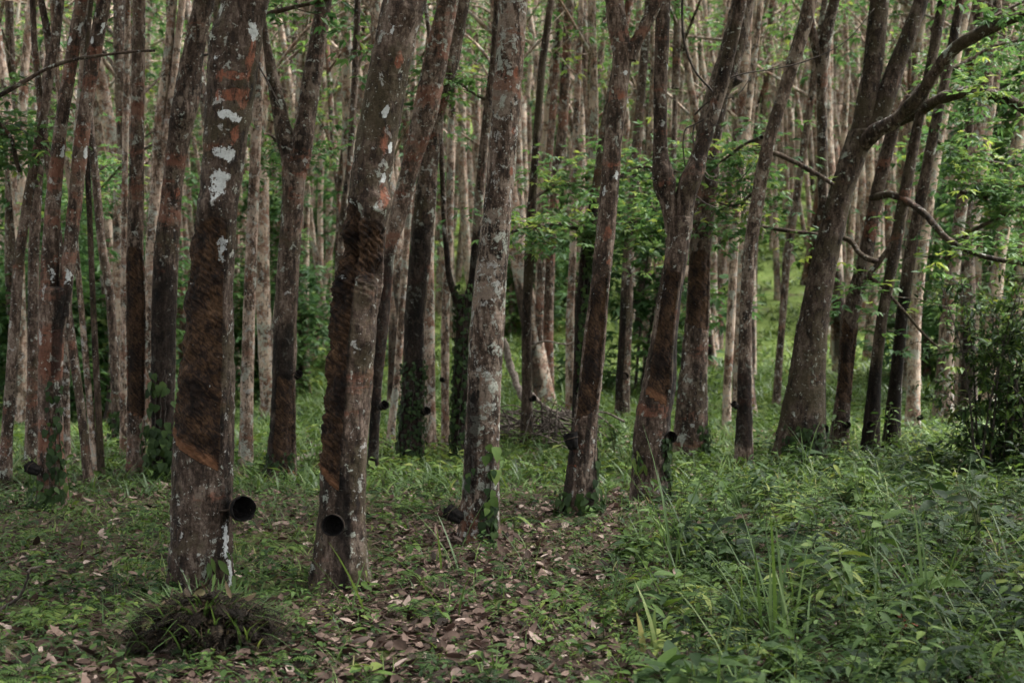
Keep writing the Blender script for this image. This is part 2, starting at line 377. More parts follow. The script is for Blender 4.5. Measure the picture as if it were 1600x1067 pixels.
def crown_limbs(wood, tips, top, r, nl, spread, low=.45):
    """side limbs on a stem (array of x,y,z,rad), collecting twig tips"""
    m = len(top)
    for i in range(nl):
        f = low + (1 - low) * (i + r.random()) / nl; k = min(m - 1, int(f * (m - 1)))
        p = top[k, :3]; a = r.random() * 2 * np.pi; ln = spread * r.uniform(.55, 1.1) * (1.15 - .5 * f)
        d = np.array([math.cos(a), math.sin(a), r.uniform(.15, .8)])
        e = p + d * ln; mid = p + d * ln * .5 + np.array([0, 0, .12 * ln]) + r.normal(0, .1, 3)
        c = curve([p, mid, e], 8); rr = np.linspace(min(.035, top[k, 3] * .55), .006, len(c)); tube(wood, c, rr, 5)
        tips.append(c[-1]); tips.append(c[len(c) // 2])
        for _ in range(4):
            q = c[r.integers(2, len(c))]; dd = unit(d + r.normal(0, .8, 3)); l2 = ln * r.uniform(.25, .6)
            s = q + dd * l2; tube(wood, np.stack([q, (q + s) / 2 + r.normal(0, .04, 3), s]), [.010, .007, .003], 3)
            tips += [s, (q + s) / 2]

def finish_tree(name, root, wood, tips, mat, r, per=7, L=.15, jitter=.22, more=1, keep=.6):
    origin = np.array(root.location)
    wood.build('trunk', mat, root, origin)
    tips = np.array(tips)
    C = np.concatenate([tips] + [tips + r.normal(0, jitter, tips.shape) for _ in range(more)])
    C = C[r.random(len(C)) < keep]
    cr = MB(); g = np.clip(.42 + .25 * vn(C, .9, 3) + r.normal(0, .12, len(C)), 0, 1)
    compound(cr, C, per, L, r, g)
    cr.build('crown', M_CROWN, root, origin)

def hand_tree(key, rows, label, forks=(), mat=None, detail=None, dy=0.0, group=None, top=10.5, d=None, lift=0.0, **info):
    """rows = (photo row, left edge, right edge) from the base up; forks = further stems of the same tree"""
    r = np.random.default_rng(sum(map(ord, key)) * 31 + len(rows))
    by, bl, br = rows[0]
    g = hit((bl + br) / 2, by)
    if d is None: d = g[1] + (br - bl) / 2 * g[1] / FPX
    base = at((bl + br) / 2, by, d); gz = float(H(base[0], base[1]))
    root = thing('rubber_tree', (base[0], base[1], gz), label, 'tree', group)
    info['z0'] = gz; info['seed'] = r.random() * 10
    wood = MB(); tips = []; prof = None
    if detail is None: detail = 3 if d < 9.5 else (2 if d < 14 else (1 if d < 19 else 0))
    segs, stp = [(16, .12), (28, .05), (72, .022), (150, .009)][detail]
    for si, rw in enumerate([rows] + list(forks)):
        ctr = []
        for (py, xl, xr) in rw:
            p = at((xl + xr) / 2, py, d); p[1] += dy * (p[2] - gz); ctr.append([p[0], p[1], p[2], (xr - xl) / 2 * p[1] / FPX])
        ctr = np.array(ctr)
        if si == 0:
            ctr[0, 3] *= .97
            ctr = np.concatenate([[[*ctr[0, :2], gz - .2, ctr[0, 3] * 1.03]], ctr])
        # run on above the picture
        stop = si == 0 and len(forks) > 0
        dirn = unit((ctr[-1] - ctr[max(0, len(ctr) - 3)])[:3][None])[0]; p = ctr[-1, :3].copy(); rad = ctr[-1, 3]; ext = []
        ztop = gz + top + r.uniform(-1, 1); zz0 = p[2]
        while p[2] < ztop:
            dirn = unit((dirn + np.array([0, 0, .10]) + r.normal(0, .05, 3))[None])[0]
            p = p + dirn * .45; ext.append([*p, max(.02, rad * (1 - .8 * (p[2] - zz0) / max(ztop - zz0, 1)))])
        zs = np.arange(ctr[0, 2], ctr[-1, 2], stp); A = np.stack([np.interp(zs, ctr[:, 2], ctr[:, c]) for c in range(4)], 1)
        kk = int(.11 / stp)
        if kk: A = np.stack([smooth1(A[:, c], kk) if c != 2 else A[:, c] for c in range(4)], 1)
        stem_rings(wood, A[:, :3], A[:, 3], segs, info)
        if si == 0: prof = A
        if stop:
            e = A[-1]; e2 = np.array([[e[0], e[1], e[2] + e[3] * .25 * f, e[3] * math.sqrt(max(1 - f * f, .0004))] for f in (0, .3, .55, .75, .9, 1)])
            stem_rings(wood, e2[:, :3], e2[:, 3], segs, info)
        elif ext:
            e = np.array([[*A[-1]]] + ext); e2 = np.stack([np.interp(np.linspace(0, 1, len(e) * 2), np.linspace(0, 1, len(e)), e[:, c]) for c in range(4)], 1)
            stem_rings(wood, e2[:, :3], e2[:, 3], 16, {'z0': gz, 'seed': 1})
            full = np.concatenate([A[A[:, 2] > gz + 3.5][::20], e2])
            crown_limbs(wood, tips, e2, r, 9 if len(forks) else 13, 2.2, .25)
    TREES[key] = dict(root=root, prof=prof, gz=gz, d=d)
    finish_tree(key, root, wood, tips, mat or bark(), r, per=6, L=.16, keep=1.0 if d < 12.2 else .10)
    return root

# ------------------------------------------------------------------ the trees the photograph shows one by one
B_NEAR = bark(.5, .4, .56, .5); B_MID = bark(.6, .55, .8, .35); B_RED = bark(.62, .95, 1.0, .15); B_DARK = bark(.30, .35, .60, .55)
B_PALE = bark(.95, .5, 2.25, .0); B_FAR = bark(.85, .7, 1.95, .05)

hand_tree('A', [(930, 264, 366), (900, 266, 365), (850, 268, 364), (780, 269, 363), (735, 270, 363), (680, 272, 364), (600, 276, 365), (520, 283, 364), (450, 291, 363), (400, 296, 365), (330, 308, 371), (250, 315, 384), (150, 322, 399), (80, 332, 406), (0, 347, 419), (-60, 356, 428)],
    'thickest nearest trunk with rusty brown tapped panel, white lichen blotches and cup on its right', mat=B_NEAR,
    panels=[(-112, 44, .63, 1.97, .50, 1.25, .13)], stains=[(48, 85, .38, .62), (50, 80, .62, .72)],
    white=[(10, 2.13, .05, .085), (28, 2.24, .04, .045), (8, 2.27, .05, .03), (2, 2.47, .055, .028), (22, 2.45, .04, .03), (-32, 2.75, .022, .024), (38, 1.78, .02, .06), (62, .27, .022, .14), (70, .10, .02, .07), (48, 2.9, .03, .04)],
    orange=[(12, 2.66, .10, .022), (-20, 2.66, .025, .03), (35, 2.36, .03, .05), (52, 2.75, .03, .1), (10, 2.57, .08, .035), (45, 2.55, .04, .07)],
    burls=[(-62, 2.86, .07, .035), (-50, 2.72, .06, .018), (-15, 1.98, .08, .03)], flare=.10, mark=.85)
hand_tree('B', [(928, 484, 579), (905, 487, 576), (860, 492, 573), (800, 496, 572), (740, 499, 574), (680, 504, 577), (600, 510, 581), (510, 516, 587), (450, 523, 593), (400, 531, 599), (350, 538, 603), (310, 543, 607), (225, 554, 619), (110, 575, 640), (50, 587, 652), (0, 597, 667), (-60, 606, 680)],
    'stout leaning trunk with dark scarred left half and black cup mouth facing the front', mat=bark(.5, .35, .70, .6),
    panels=[(-115, -3, .52, 2.02, .62, 1.8, .11), (-60, 72, 1.42, 1.99, .30, 2.4, .004, .35)], stains=[(-12, 28, -.1, .66), (-16, 4, .6, 1.5)],
    white=[(20, 2.48, .03, .06), (48, 2.15, .03, .04), (55, 2.3, .025, .05), (-5, 2.9, .02, .05)], orange=[(30, 2.35, .05, .12), (45, 2.05, .05, .10), (30, 2.75, .04, .07)],
    burls=[(48, 2.0, .08, .035), (20, 1.97, .07, .022), (10, 3.0, .08, .035), (30, 1.55, .10, .022), (40, 1.3, .06, .02)], flare=.22)
hand_tree('C', [(853, 716, 783), (820, 718, 780), (760, 722, 780), (690, 725, 781), (600, 730, 784), (533, 733, 787), (450, 741, 791), (400, 747, 795), (300, 759, 803), (200, 766, 812), (100, 773, 819), (0, 780, 826), (-50, 783, 829)],
    'straight pale mottled trunk with heart leaved vine low on its right, cup at left', mat=bark(.85, .6, .92, .2),
    stains=[(20, 50, -.1, .55), (-70, -10, .3, 1.0)], orange=[(40, 2.55, .03, .05), (45, 2.3, .03, .04), (35, 2.9, .04, .06)], flare=.15)
hand_tree('D', [(806, 879, 931), (770, 882, 931), (700, 890, 932), (640, 899, 935), (600, 905, 941), (533, 911, 946), (450, 922, 953), (400, 927, 958), (300, 937, 967), (230, 943, 971), (150, 952, 980), (100, 957, 986), (70, 958, 990)],
    'slender red brown trunk forking near the top, black stained foot and cup at left', mat=bark(.5, .8, .9, .12),
    forks=[[(95, 960, 988), (60, 952, 984), (30, 948, 978), (0, 946, 974), (-50, 944, 972)], [(95, 966, 992), (65, 984, 1006), (35, 1001, 1021), (0, 1018, 1038), (-50, 1036, 1055)]],
    panels=[(-60, 40, .72, 1.75, -.5, 1.0, .02)], stains=[(-100, -30, -.1, .55), (10, 60, -.1, .2), (0, 25, .3, 1.0)], white=[(40, 2.35, .025, .05), (-40, 2.25, .02, .07), (30, 3.05, .03, .03), (-30, 3.1, .03, .03)], orange=[(0, 2.42, .08, .03), (35, 1.75, .04, .04), (20, 2.9, .06, .05), (10, 1.95, .05, .08)], flare=.2)
hand_tree('E', [(787, 985, 1049), (740, 988, 1044), (690, 989, 1046), (640, 996, 1050), (600, 1004, 1058), (533, 1016, 1058), (467, 1026, 1064), (400, 1039, 1075), (365, 1043, 1080), (338, 1041, 1083)],
    'forked trunk with dark brown scarred panel and black cup mouth on its right side', mat=bark(.42, .4, .72, .3),
    forks=[[(365, 1041, 1068), (330, 1035, 1062), (290, 1023, 1050), (250, 1020, 1043), (150, 1021, 1042), (75, 1023, 1045), (0, 1026, 1048), (-40, 1028, 1050)], [(365, 1050, 1081), (325, 1051, 1084), (280, 1064, 1092), (230, 1084, 1110), (150, 1112, 1134), (80, 1130, 1150), (0, 1150, 1168)]],
    panels=[(-50, 30, .72, 1.75, .5, 1.3, .14)], stains=[(38, 100, -.1, 1.7)], burls=[(-10, 2.35, .10, .03), (30, 2.45, .10, .03)], flare=.2)
hand_tree('F', [(723, 1050, 1106), (680, 1052, 1106), (600, 1060, 1106), (500, 1072, 1107), (400, 1077, 1109), (300, 1080, 1121), (225, 1086, 1126), (150, 1101, 1139), (75, 1126, 1166), (0, 1144, 1180), (-40, 1154, 1188)],
    'thick leaning trunk close behind the forked one, with a burnt knot at its top right', mat=bark(.55, .5, .8, .25),
    panels=[(-80, 60, 1.25, 2.1, .3, 1.0, .01)], burls=[(76, 3.66, .055, .075)], stains=[(45, 110, 3.58, 3.74), (40, 95, -.1, .5)], detail=2)
hand_tree('G', [(738, 1147, 1177), (670, 1150, 1176), (600, 1152, 1175), (500, 1155, 1175), (400, 1160, 1181), (330, 1170, 1192), (267, 1180, 1202), (200, 1197, 1217), (100, 1228, 1250), (30, 1249, 1271), (0, 1256, 1277), (-40, 1266, 1286)],
    'thin trunk bending right, with dark lower half and a cup at its left', mat=bark(.6, .25, .95, .2), stains=[(-120, 60, .2, 1.0)])
hand_tree('H', [(733, 1208, 1288), (700, 1210, 1286), (650, 1220, 1287), (600, 1232, 1288), (500, 1246, 1294), (400, 1268, 1310), (300, 1295, 1333), (230, 1318, 1358), (205, 1328, 1372)],
    'big dark trunk leaning right and splitting into two upright limbs above a grey foot', mat=B_DARK,
    forks=[[(225, 1322, 1350), (190, 1334, 1366), (150, 1340, 1370), (100, 1350, 1380), (0, 1360, 1390), (-40, 1364, 1392)], [(225, 1326, 1356), (190, 1352, 1386), (150, 1368, 1400), (100, 1388, 1416), (60, 1404, 1432), (0, 1428, 1452), (-40, 1442, 1464)]],
    stains=[(-10, 40, -.1, .45)], flare=.3, detail=2)
hand_tree('H2', [(728, 1262, 1292), (650, 1268, 1290), (560, 1272, 1290), (480, 1272, 1294), (400, 1274, 1292), (330, 1278, 1294), (240, 1277, 1293), (150, 1276, 1292), (100, 1275, 1294), (50, 1282, 1302), (0, 1296, 1313), (-40, 1304, 1320)],
    'slim upright trunk rising from behind the foot of the big dark leaning tree', mat=B_MID, d=14.2, forks=[[(110, 1276, 1290), (60, 1264, 1278), (20, 1258, 1270), (-30, 1254, 1264)]], stains=[(-60, 100, .2, 1.2)])
hand_tree('I', [(714, 1293, 1325), (660, 1300, 1327), (600, 1308, 1330), (500, 1313, 1340), (400, 1341, 1364), (300, 1360, 1381), (250, 1372, 1393), (200, 1386, 1405), (170, 1402, 1424), (150, 1415, 1436)],
    'rust tinted leaning trunk whose long dark limb sweeps up into the top right corner', mat=bark(.35, .55, .6, .2),
    forks=[[(180, 1398, 1420), (130, 1436, 1456), (90, 1472, 1492), (60, 1504, 1522), (35, 1534, 1548), (12, 1572, 1584), (0, 1600, 1610), (-15, 1640, 1650)]], panels=[(-60, 60, .5, 1.4, .4, .8, .02)])
hand_tree('J', [(718, 1343, 1374), (660, 1350, 1375), (600, 1356, 1376), (500, 1369, 1386), (400, 1387, 1406), (300, 1404, 1424), (200, 1425, 1441), (100, 1447, 1463), (40, 1458, 1474), (0, 1466, 1481), (-40, 1474, 1488)],
    'dark slim trunk leaning right, between the rust tinted one and the white streaked one', mat=B_DARK, stains=[(-120, 120, -.1, .9)])
hand_tree('K', [(708, 1376, 1406), (600, 1389, 1409), (500, 1399, 1418), (400, 1412, 1431), (300, 1432, 1450), (200, 1452, 1469), (100, 1475, 1490), (0, 1494, 1508), (-40, 1502, 1515)],
    'dark slim leaning trunk with a thin white streak along its right edge', mat=bark(.4, .4, .62, .2), stains=[(-140, 60, -.1, 1.6)], white=[(75, 1.2, .025, .35), (75, .6, .02, .3)])
hand_tree('K2', [(678, 1413, 1437), (600, 1417, 1438), (500, 1421, 1439), (400, 1430, 1449), (300, 1444, 1462), (200, 1462, 1478), (100, 1484, 1500), (0, 1506, 1520)],
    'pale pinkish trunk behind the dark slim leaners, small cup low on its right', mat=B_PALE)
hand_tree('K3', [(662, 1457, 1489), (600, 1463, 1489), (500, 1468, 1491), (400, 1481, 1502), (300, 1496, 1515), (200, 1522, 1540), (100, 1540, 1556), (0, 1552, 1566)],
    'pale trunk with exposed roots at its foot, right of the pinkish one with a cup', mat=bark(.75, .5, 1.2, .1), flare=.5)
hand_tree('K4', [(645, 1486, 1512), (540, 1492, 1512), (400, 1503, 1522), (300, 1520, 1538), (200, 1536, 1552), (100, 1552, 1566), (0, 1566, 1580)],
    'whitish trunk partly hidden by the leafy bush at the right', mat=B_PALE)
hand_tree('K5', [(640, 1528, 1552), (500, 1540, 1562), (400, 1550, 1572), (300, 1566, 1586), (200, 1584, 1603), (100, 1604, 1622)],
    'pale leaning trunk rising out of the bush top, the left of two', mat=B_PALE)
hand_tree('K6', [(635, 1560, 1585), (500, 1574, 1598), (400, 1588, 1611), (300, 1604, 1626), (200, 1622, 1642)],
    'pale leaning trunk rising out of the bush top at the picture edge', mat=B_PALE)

hand_tree('L', [(800, 58, 107), (760, 60, 104), (700, 60, 100), (600, 60, 96), (520, 60, 100), (480, 61, 106), (450, 62, 108)],
    'twin stemmed trunk with red patches and leafy foot, dark cup at its left', mat=bark(.55, .9, .85, .2),
    forks=[[(490, 62, 96), (450, 63, 92), (400, 65, 91), (300, 73, 96), (200, 85, 104), (100, 100, 121), (0, 118, 137), (-40, 125, 143)], [(495, 82, 108), (450, 92, 113), (400, 98, 119), (300, 108, 130), (200, 119, 141), (100, 133, 156), (0, 152, 174), (-40, 160, 181)]],
    stains=[(20, 80, .95, 1.75)], white=[(50, 3.5, .03, .05), (-20, 3.4, .025, .06), (30, 1.7, .04, .09), (60, 2.6, .03, .08)])
hand_tree('L2', [(755, 36, 58), (600, 42, 60), (400, 44, 61), (300, 48, 66), (200, 54, 74), (120, 66, 84), (75, 74, 92)],
    'grey forked trunk just behind the left edge of the twin stemmed one', mat=B_MID, d=13.0,
    forks=[[(90, 72, 86), (50, 68, 80), (0, 59, 69), (-40, 52, 62)], [(90, 78, 92), (50, 82, 95), (0, 86, 101), (-40, 90, 104)]])
hand_tree('L3', [(762, -4, 18), (700, 0, 19), (600, 8, 25), (500, 15, 32), (400, 22, 38), (300, 38, 53), (200, 58, 72), (100, 74, 87), (0, 88, 100)],
    'thin trunk leaning right from the left edge of the picture', mat=B_MID)
hand_tree('L4', [(757, 95, 111), (600, 96, 109), (500, 99, 111), (400, 104, 116), (250, 112, 124), (100, 124, 136), (0, 132, 143)],
    'thin white speckled trunk just right of the twin stemmed one', mat=bark(.95, .4, 1.3, .1), d=13.4)
hand_tree('L5', [(760, 132, 148), (700, 126, 141), (640, 120, 134), (570, 110, 124), (450, 96, 108), (300, 76, 88), (150, 56, 66)],
    'brown bare trunk leaning left, the thickest and leftmost of three together', mat=B_MID, group=None)
hand_tree('L6', [(750, 144, 155), (660, 138, 148), (570, 130, 140), (450, 120, 129), (300, 106, 115)],
    'thin whitish trunk in the middle of three leaning left together', mat=B_PALE)
hand_tree('L7', [(750, 153, 165), (660, 149, 160), (570, 145, 155), (450, 140, 149), (300, 134, 143), (150, 128, 136)],
    'dark brown thin trunk, rightmost of three leaning left together', mat=B_DARK)
hand_tree('L8', [(748, 199, 228), (680, 199, 227), (600, 199, 227), (500, 198, 227), (400, 197, 225), (300, 201, 225), (200, 204, 225), (100, 206, 226), (0, 208, 227), (-40, 208, 227)],
    'straight upright reddish trunk with brown tapped strip, left of the vine footed trunk', mat=bark(.5, .85, .9, .1), panels=[(-60, 70, .5, 2.0, .4, .5, .05)])
hand_tree('L9', [(745, 187, 200), (600, 188, 200), (450, 189, 200), (300, 190, 200), (150, 192, 202), (0, 196, 205)],
    'very thin pale trunk touching the left of the straight reddish one', mat=B_FAR, d=14.0)
hand_tree('L10', [(740, 177, 191), (650, 175, 190), (560, 172, 186), (450, 164, 178), (380, 152, 165), (280, 143, 156), (150, 130, 142)],
    'short dark topped trunk behind the thin pale one, ivy at its foot', mat=B_MID, d=14.8)
hand_tree('M', [(752, 236, 272), (690, 237, 271), (600, 235, 274), (500, 236, 275), (400, 240, 279), (300, 253, 285), (240, 259, 293), (200, 264, 300), (150, 271, 314), (100, 281, 316), (50, 292, 326), (0, 304, 337), (-40, 312, 344)],
    'dark leaning trunk with climbing leaves at its foot and a knob high up', mat=bark(.45, .5, .75, .25), burls=[(20, 3.1, .12, .04)], stains=[(-60, 90, -.1, 1.8)], orange=[(40, 2.45, .05, .06)])
hand_tree('M2', [(735, 222, 240), (560, 224, 242), (400, 227, 244), (300, 234, 250), (200, 240, 256), (100, 254, 268), (0, 264, 277), (-40, 268, 280)],
    'thin pale forked trunk between the reddish straight one and the dark leaning one', mat=B_FAR, d=15.5, forks=[[(330, 233, 248), (250, 246, 259), (150, 262, 274), (0, 280, 291)]])
hand_tree('N', [(733, 373, 395), (600, 376, 396), (480, 380, 399), (380, 384, 402), (250, 390, 407), (120, 396, 412), (0, 402, 416)],
    'plain brown trunk just right of the thickest one, with a leafy twig beside it', mat=B_FAR)
hand_tree('O', [(752, 414, 463), (700, 420, 462), (600, 426, 462), (500, 428, 464), (400, 434, 469), (300, 441, 476), (245, 441, 482)],
    'forked trunk with black stained lower half and mossy crotch', mat=bark(.45, .5, .75, .35),
    forks=[[(265, 442, 468), (240, 438, 466), (200, 430, 454), (150, 421, 443), (100, 414, 430), (50, 408, 419), (0, 402, 412), (-40, 398, 408)], [(265, 448, 482), (240, 452, 488), (190, 463, 493), (130, 471, 502), (50, 486, 513), (0, 494, 519), (-40, 500, 524)]],
    panels=[(-30, 70, .05, .9, .4, .8, .05)], stains=[(-90, 60, .55, 1.35), (-90, -20, -.1, .6)], burls=[(0, 3.0, .12, .02)], flare=.3)
hand_tree('O2', [(690, 520, 532), (480, 524, 535), (350, 529, 540), (250, 542, 551), (130, 549, 560), (0, 554, 564)],
    'thin bare trunk seen just left of the stout leaning one', mat=B_MID)
hand_tree('P', [(742, 574, 590), (680, 576, 593), (600, 580, 597), (500, 585, 608), (400, 596, 616), (330, 610, 638), (250, 629, 659), (180, 644, 684), (100, 660, 698), (0, 686, 717), (-40, 697, 727)],
    'leaning reddish trunk with a swollen bend, coming out from behind the stout leaning one', mat=B_RED, stains=[(-80, 80, -.1, 2.0)], detail=2)
hand_tree('Q', [(727, 619, 661), (680, 624, 662), (600, 629, 663), (500, 632, 663), (400, 640, 674), (300, 650, 682), (200, 664, 690), (100, 690, 717), (0, 712, 735), (-40, 720, 742)],
    'black stained trunk wrapped in small ivy leaves, with a cup at its right', mat=B_MID, stains=[(-140, 60, -.1, 2.3)], forks=[])
hand_tree('Q2', [(706, 661, 682), (600, 662, 680), (500, 660, 679), (400, 660, 678), (250, 668, 684), (100, 676, 690), (0, 682, 694)],
    'plain brown trunk directly right of the black stained ivy one', mat=B_FAR)
hand_tree('Q3', [(726, 600, 616), (660, 606, 618), (600, 614, 626), (500, 621, 633), (400, 628, 639), (250, 640, 650)],
    'thin pale leaning trunk between the reddish bent one and the black stained one', mat=B_FAR, d=15.2)
hand_tree('R', [(700, 689, 702), (500, 689, 702), (400, 695, 708), (300, 697, 710), (200, 699, 711), (100, 706, 717), (0, 712, 722)],
    'thin upright trunk between the brown one and the ivy covered forked one', mat=B_FAR)
hand_tree('S', [(722, 705, 724), (660, 707, 726), (600, 709, 731), (520, 712, 732), (480, 712, 734), (462, 710, 738)],
    'ivy covered trunk forking low, just left of the pale mottled one', mat=B_MID, stains=[(-160, 160, -.1, 2.2)],
    forks=[[(475, 710, 726), (455, 702, 714), (430, 696, 706), (350, 690, 699), (200, 684, 692)], [(478, 720, 736), (440, 732, 745), (400, 735, 749), (300, 742, 756), (200, 752, 766), (100, 765, 776), (0, 772, 782)]])
hand_tree('T', [(697, 813, 833), (600, 815, 832), (500, 815, 831), (400, 819, 835), (320, 824, 838), (250, 830, 842), (100, 841, 853), (0, 856, 867)],
    'thin dark trunk right of the pale mottled one, beside the heap of dead branches', mat=B_DARK)
hand_tree('T2', [(634, 834, 848), (500, 836, 849), (400, 840, 853), (300, 848, 860), (150, 860, 871), (0, 872, 881)],
    'reddish trunk, the left one of a pair behind the heap of dead branches', mat=B_RED)
hand_tree('T3', [(630, 848, 866), (500, 848, 865), (400, 852, 868), (300, 858, 874), (200, 871, 888), (100, 877, 892), (0, 882, 897)],
    'reddish trunk, the right one of a pair behind the heap of dead branches', mat=B_RED)
hand_tree('U', [(700, 893, 919), (600, 895, 919), (500, 898, 921), (400, 906, 925), (300, 924, 941), (200, 937, 953), (100, 957, 971), (0, 978, 991)],
    'leafy ivy covered trunk just left of the slender red brown one', mat=B_MID, stains=[(-150, 150, -.1, 2.6)])
hand_tree('U2', [(650, 883, 896), (500, 884, 897), (400, 889, 901), (250, 893, 904), (100, 899, 909), (0, 904, 913)],
    'thin pale trunk just left of the ivy covered one', mat=B_FAR)
hand_tree('V', [(654, 960, 984), (590, 962, 984), (500, 968, 988), (400, 973, 990), (300, 983, 998), (150, 994, 1008), (0, 1008, 1021)],
    'dark streaked trunk with tiny cup, between the slender red brown one and forked one', mat=B_MID, stains=[(-90, 0, .2, 1.6)])
hand_tree('V2', [(600, 1004, 1018), (500, 1004, 1018), (400, 1007, 1019), (250, 1010, 1021), (100, 1016, 1025)],
    'thin trunk seen just left of the forked trunk with the scarred panel', mat=B_FAR)
hand_tree('W', [(546, 1113, 1130), (480, 1115, 1131), (400, 1122, 1136), (300, 1134, 1147), (150, 1152, 1164), (0, 1168, 1178)],
    'slim trunk high on the grassy slope, right of the thick leaning one', mat=B_RED)
hand_tree('W2', [(672, 1128, 1142), (600, 1130, 1143), (500, 1135, 1149), (400, 1140, 1153), (300, 1148, 1160), (150, 1166, 1177), (0, 1184, 1194)],
    'slim whitish trunk just left of the thin bending one', mat=B_PALE)
hand_tree('W3', [(637, 1206, 1219), (560, 1212, 1223), (500, 1217, 1228), (400, 1223, 1236), (300, 1240, 1252), (150, 1262, 1273), (0, 1284, 1294)],
    'slim trunk alone on the grass between the thin bending one and the big dark one', mat=B_MID)
hand_tree('W4', [(560, 1296, 1309), (480, 1300, 1311), (400, 1303, 1314), (250, 1312, 1322), (100, 1320, 1329)],
    'slim pale trunk up the slope just right of the big dark leaning tree', mat=B_FAR)
hand_tree('W5', [(530, 1316, 1328), (450, 1320, 1331), (350, 1326, 1336), (200, 1338, 1347)],
    'slim pale trunk up the slope seen past the rust tinted leaner', mat=B_FAR)

def surf(key, deg, h, out=0.0):
    """point on a trunk's surface and the outward direction"""
    T = TREES[key]; A = T['prof']; th = np.radians(np.asarray(deg, float)); z = T['gz'] + np.asarray(h, float) + 0 * th; th = th + 0 * z
    c = [np.interp(z, A[:, 2], A[:, i]) for i in (0, 1, 3)]
    n = np.stack([np.sin(th), -np.cos(th), 0 * th], -1)
    return np.stack([c[0], c[1], z], -1) + n * (np.asarray(c[2]) + out)[..., None], n

# ------------------------------------------------------------------ plantation rows behind: prototypes, then copies
def proto(seed, fork):
    r = np.random.default_rng(seed); wood = MB(); tips = []; hgt = r.uniform(10.5, 13.5); r0 = r.uniform(.10, .145)
    lean = r.normal(0, .05, 2); stems = []
    def path(p, lean, z1, rad, curl):
        out = [[*p, rad]]; p = np.array(p, float); d = np.array([lean[0], lean[1], 1.0]); n = int((z1 - p[2]) / .5); z0 = p[2]
        for i in range(n):
            d[:2] += r.normal(0, curl, 2); d[:2] *= .97; p = p + d * .5; out.append([*p, max(.025, rad * (1 - .72 * (p[2] - z0) / (z1 - z0)))])
        return np.array(out)
    a = path([0, 0, -.3], lean, fork if fork else hgt, r0, .022); stems.append(a)
    if fork:
        e = a[-1]; an = r.random() * 6.28; sp = r.uniform(.16, .30)
        for s in (0, math.pi + r.normal(0, .4)):
            stems.append(path(e[:3], [sp * math.cos(an + s), sp * math.sin(an + s)], hgt, max(r0 * .62, .05), .03))
    info = dict(z0=0.0, seed=seed % 10, flare=.3)
    if r.random() < .7: info['stains'] = [(-90 + r.uniform(-80, 80), 60 + r.uniform(-40, 120), .2, r.uniform(1.1, 2.0))]
    for s in stems:
        zz = np.arange(s[0, 2], s[-1, 2], .12); A = np.stack([np.interp(zz, s[:, 2], s[:, c]) for c in range(4)], 1)
        stem_rings(wood, A[:, :3], A[:, 3], 12, info)
    up = [s[s[:, 2] > 3.6] for s in (stems[1:] if fork else stems)]
    for u in up: crown_limbs(wood, tips, u, r, 8 if fork else 13, 1.7, .08)
    tips = np.array(tips); C = np.concatenate([tips] + [tips + r.normal(0, .3, tips.shape) for _ in range(2)])
    C = C[r.random(len(C)) < .15]
    cr = MB(); compound(cr, C, 6, .14, r, np.clip(.58 + .3 * vn(C, .8, seed) + r.normal(0, .12, len(C)), 0, 1))
    return wood.mesh('trunk', B_FAR), cr.mesh('crown', M_CROWN)
PROTO = [proto(40 + i, f) for i, f in enumerate((0, 3.2, 4.6, 0, 2.4, 5.5, 3.8, 0))]
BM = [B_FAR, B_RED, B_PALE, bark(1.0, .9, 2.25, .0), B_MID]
for pm in PROTO: pm[0].materials.clear(); pm[0].materials.append(None)
rb = np.random.default_rng(21); spots = []
def clear_px(px, y): return not ((1175 < px < 1300 and y < 30) or (1095 < px < 1130 and y < 24) or (640 < px < 720 and y < 19) or (110 < px < 175 and y < 27) or (1300 < px < 1350 and y < 25))
tries = 0
while len(spots) < 228 and tries < 60000:
    tries += 1
    y = 18 + 42 * rb.random(); x = rb.uniform(-1, 1) * (.375 * y + 1.0)
    px = 800 + FPX * x / y
    if not clear_px(px, y): continue
    if any((x - a) ** 2 + (y - b) ** 2 < (1.15 + .012 * y) ** 2 for a, b in spots): continue
    spots.append((x, y))
zones = [(lambda px, y: px < 420, 'left of the thickest trunk'), (lambda px, y: px < 860, 'in the middle of the picture'), (lambda px, y: True, 'on the right hand slope')]
for i, (x, y) in enumerate(spots):
    px = 800 + FPX * x / y; k = int(rb.integers(len(PROTO))); z = float(H(x, y))
    side = 'far behind at the left' if px < 420 else ('far behind in the middle' if px < 900 else 'up the grassy slope at the right')
    far = 'slim blurred' if y < 38 else 'very thin far off'
    t = thing('rubber_tree', (x, y, z - .02), f'{far} pale trunk among many {side}', 'tree', f'{far} rubber trees {side}')
    t.rotation_euler = (0, 0, rb.random() * 6.28); s = rb.uniform(.8, 1.15); t.scale = (s * rb.uniform(.8, 1.1),) * 2 + (s,)
    for me, nm in zip(PROTO[k], ('trunk', 'crown')):
        o = bpy.data.objects.new(nm, me); COL.objects.link(o); o.parent = t
        if nm == 'trunk':
            o.material_slots[0].link = 'OBJECT'; o.material_slots[0].material = BM[int(rb.choice(5, p=[.30, .16, .22, .20, .12]))]

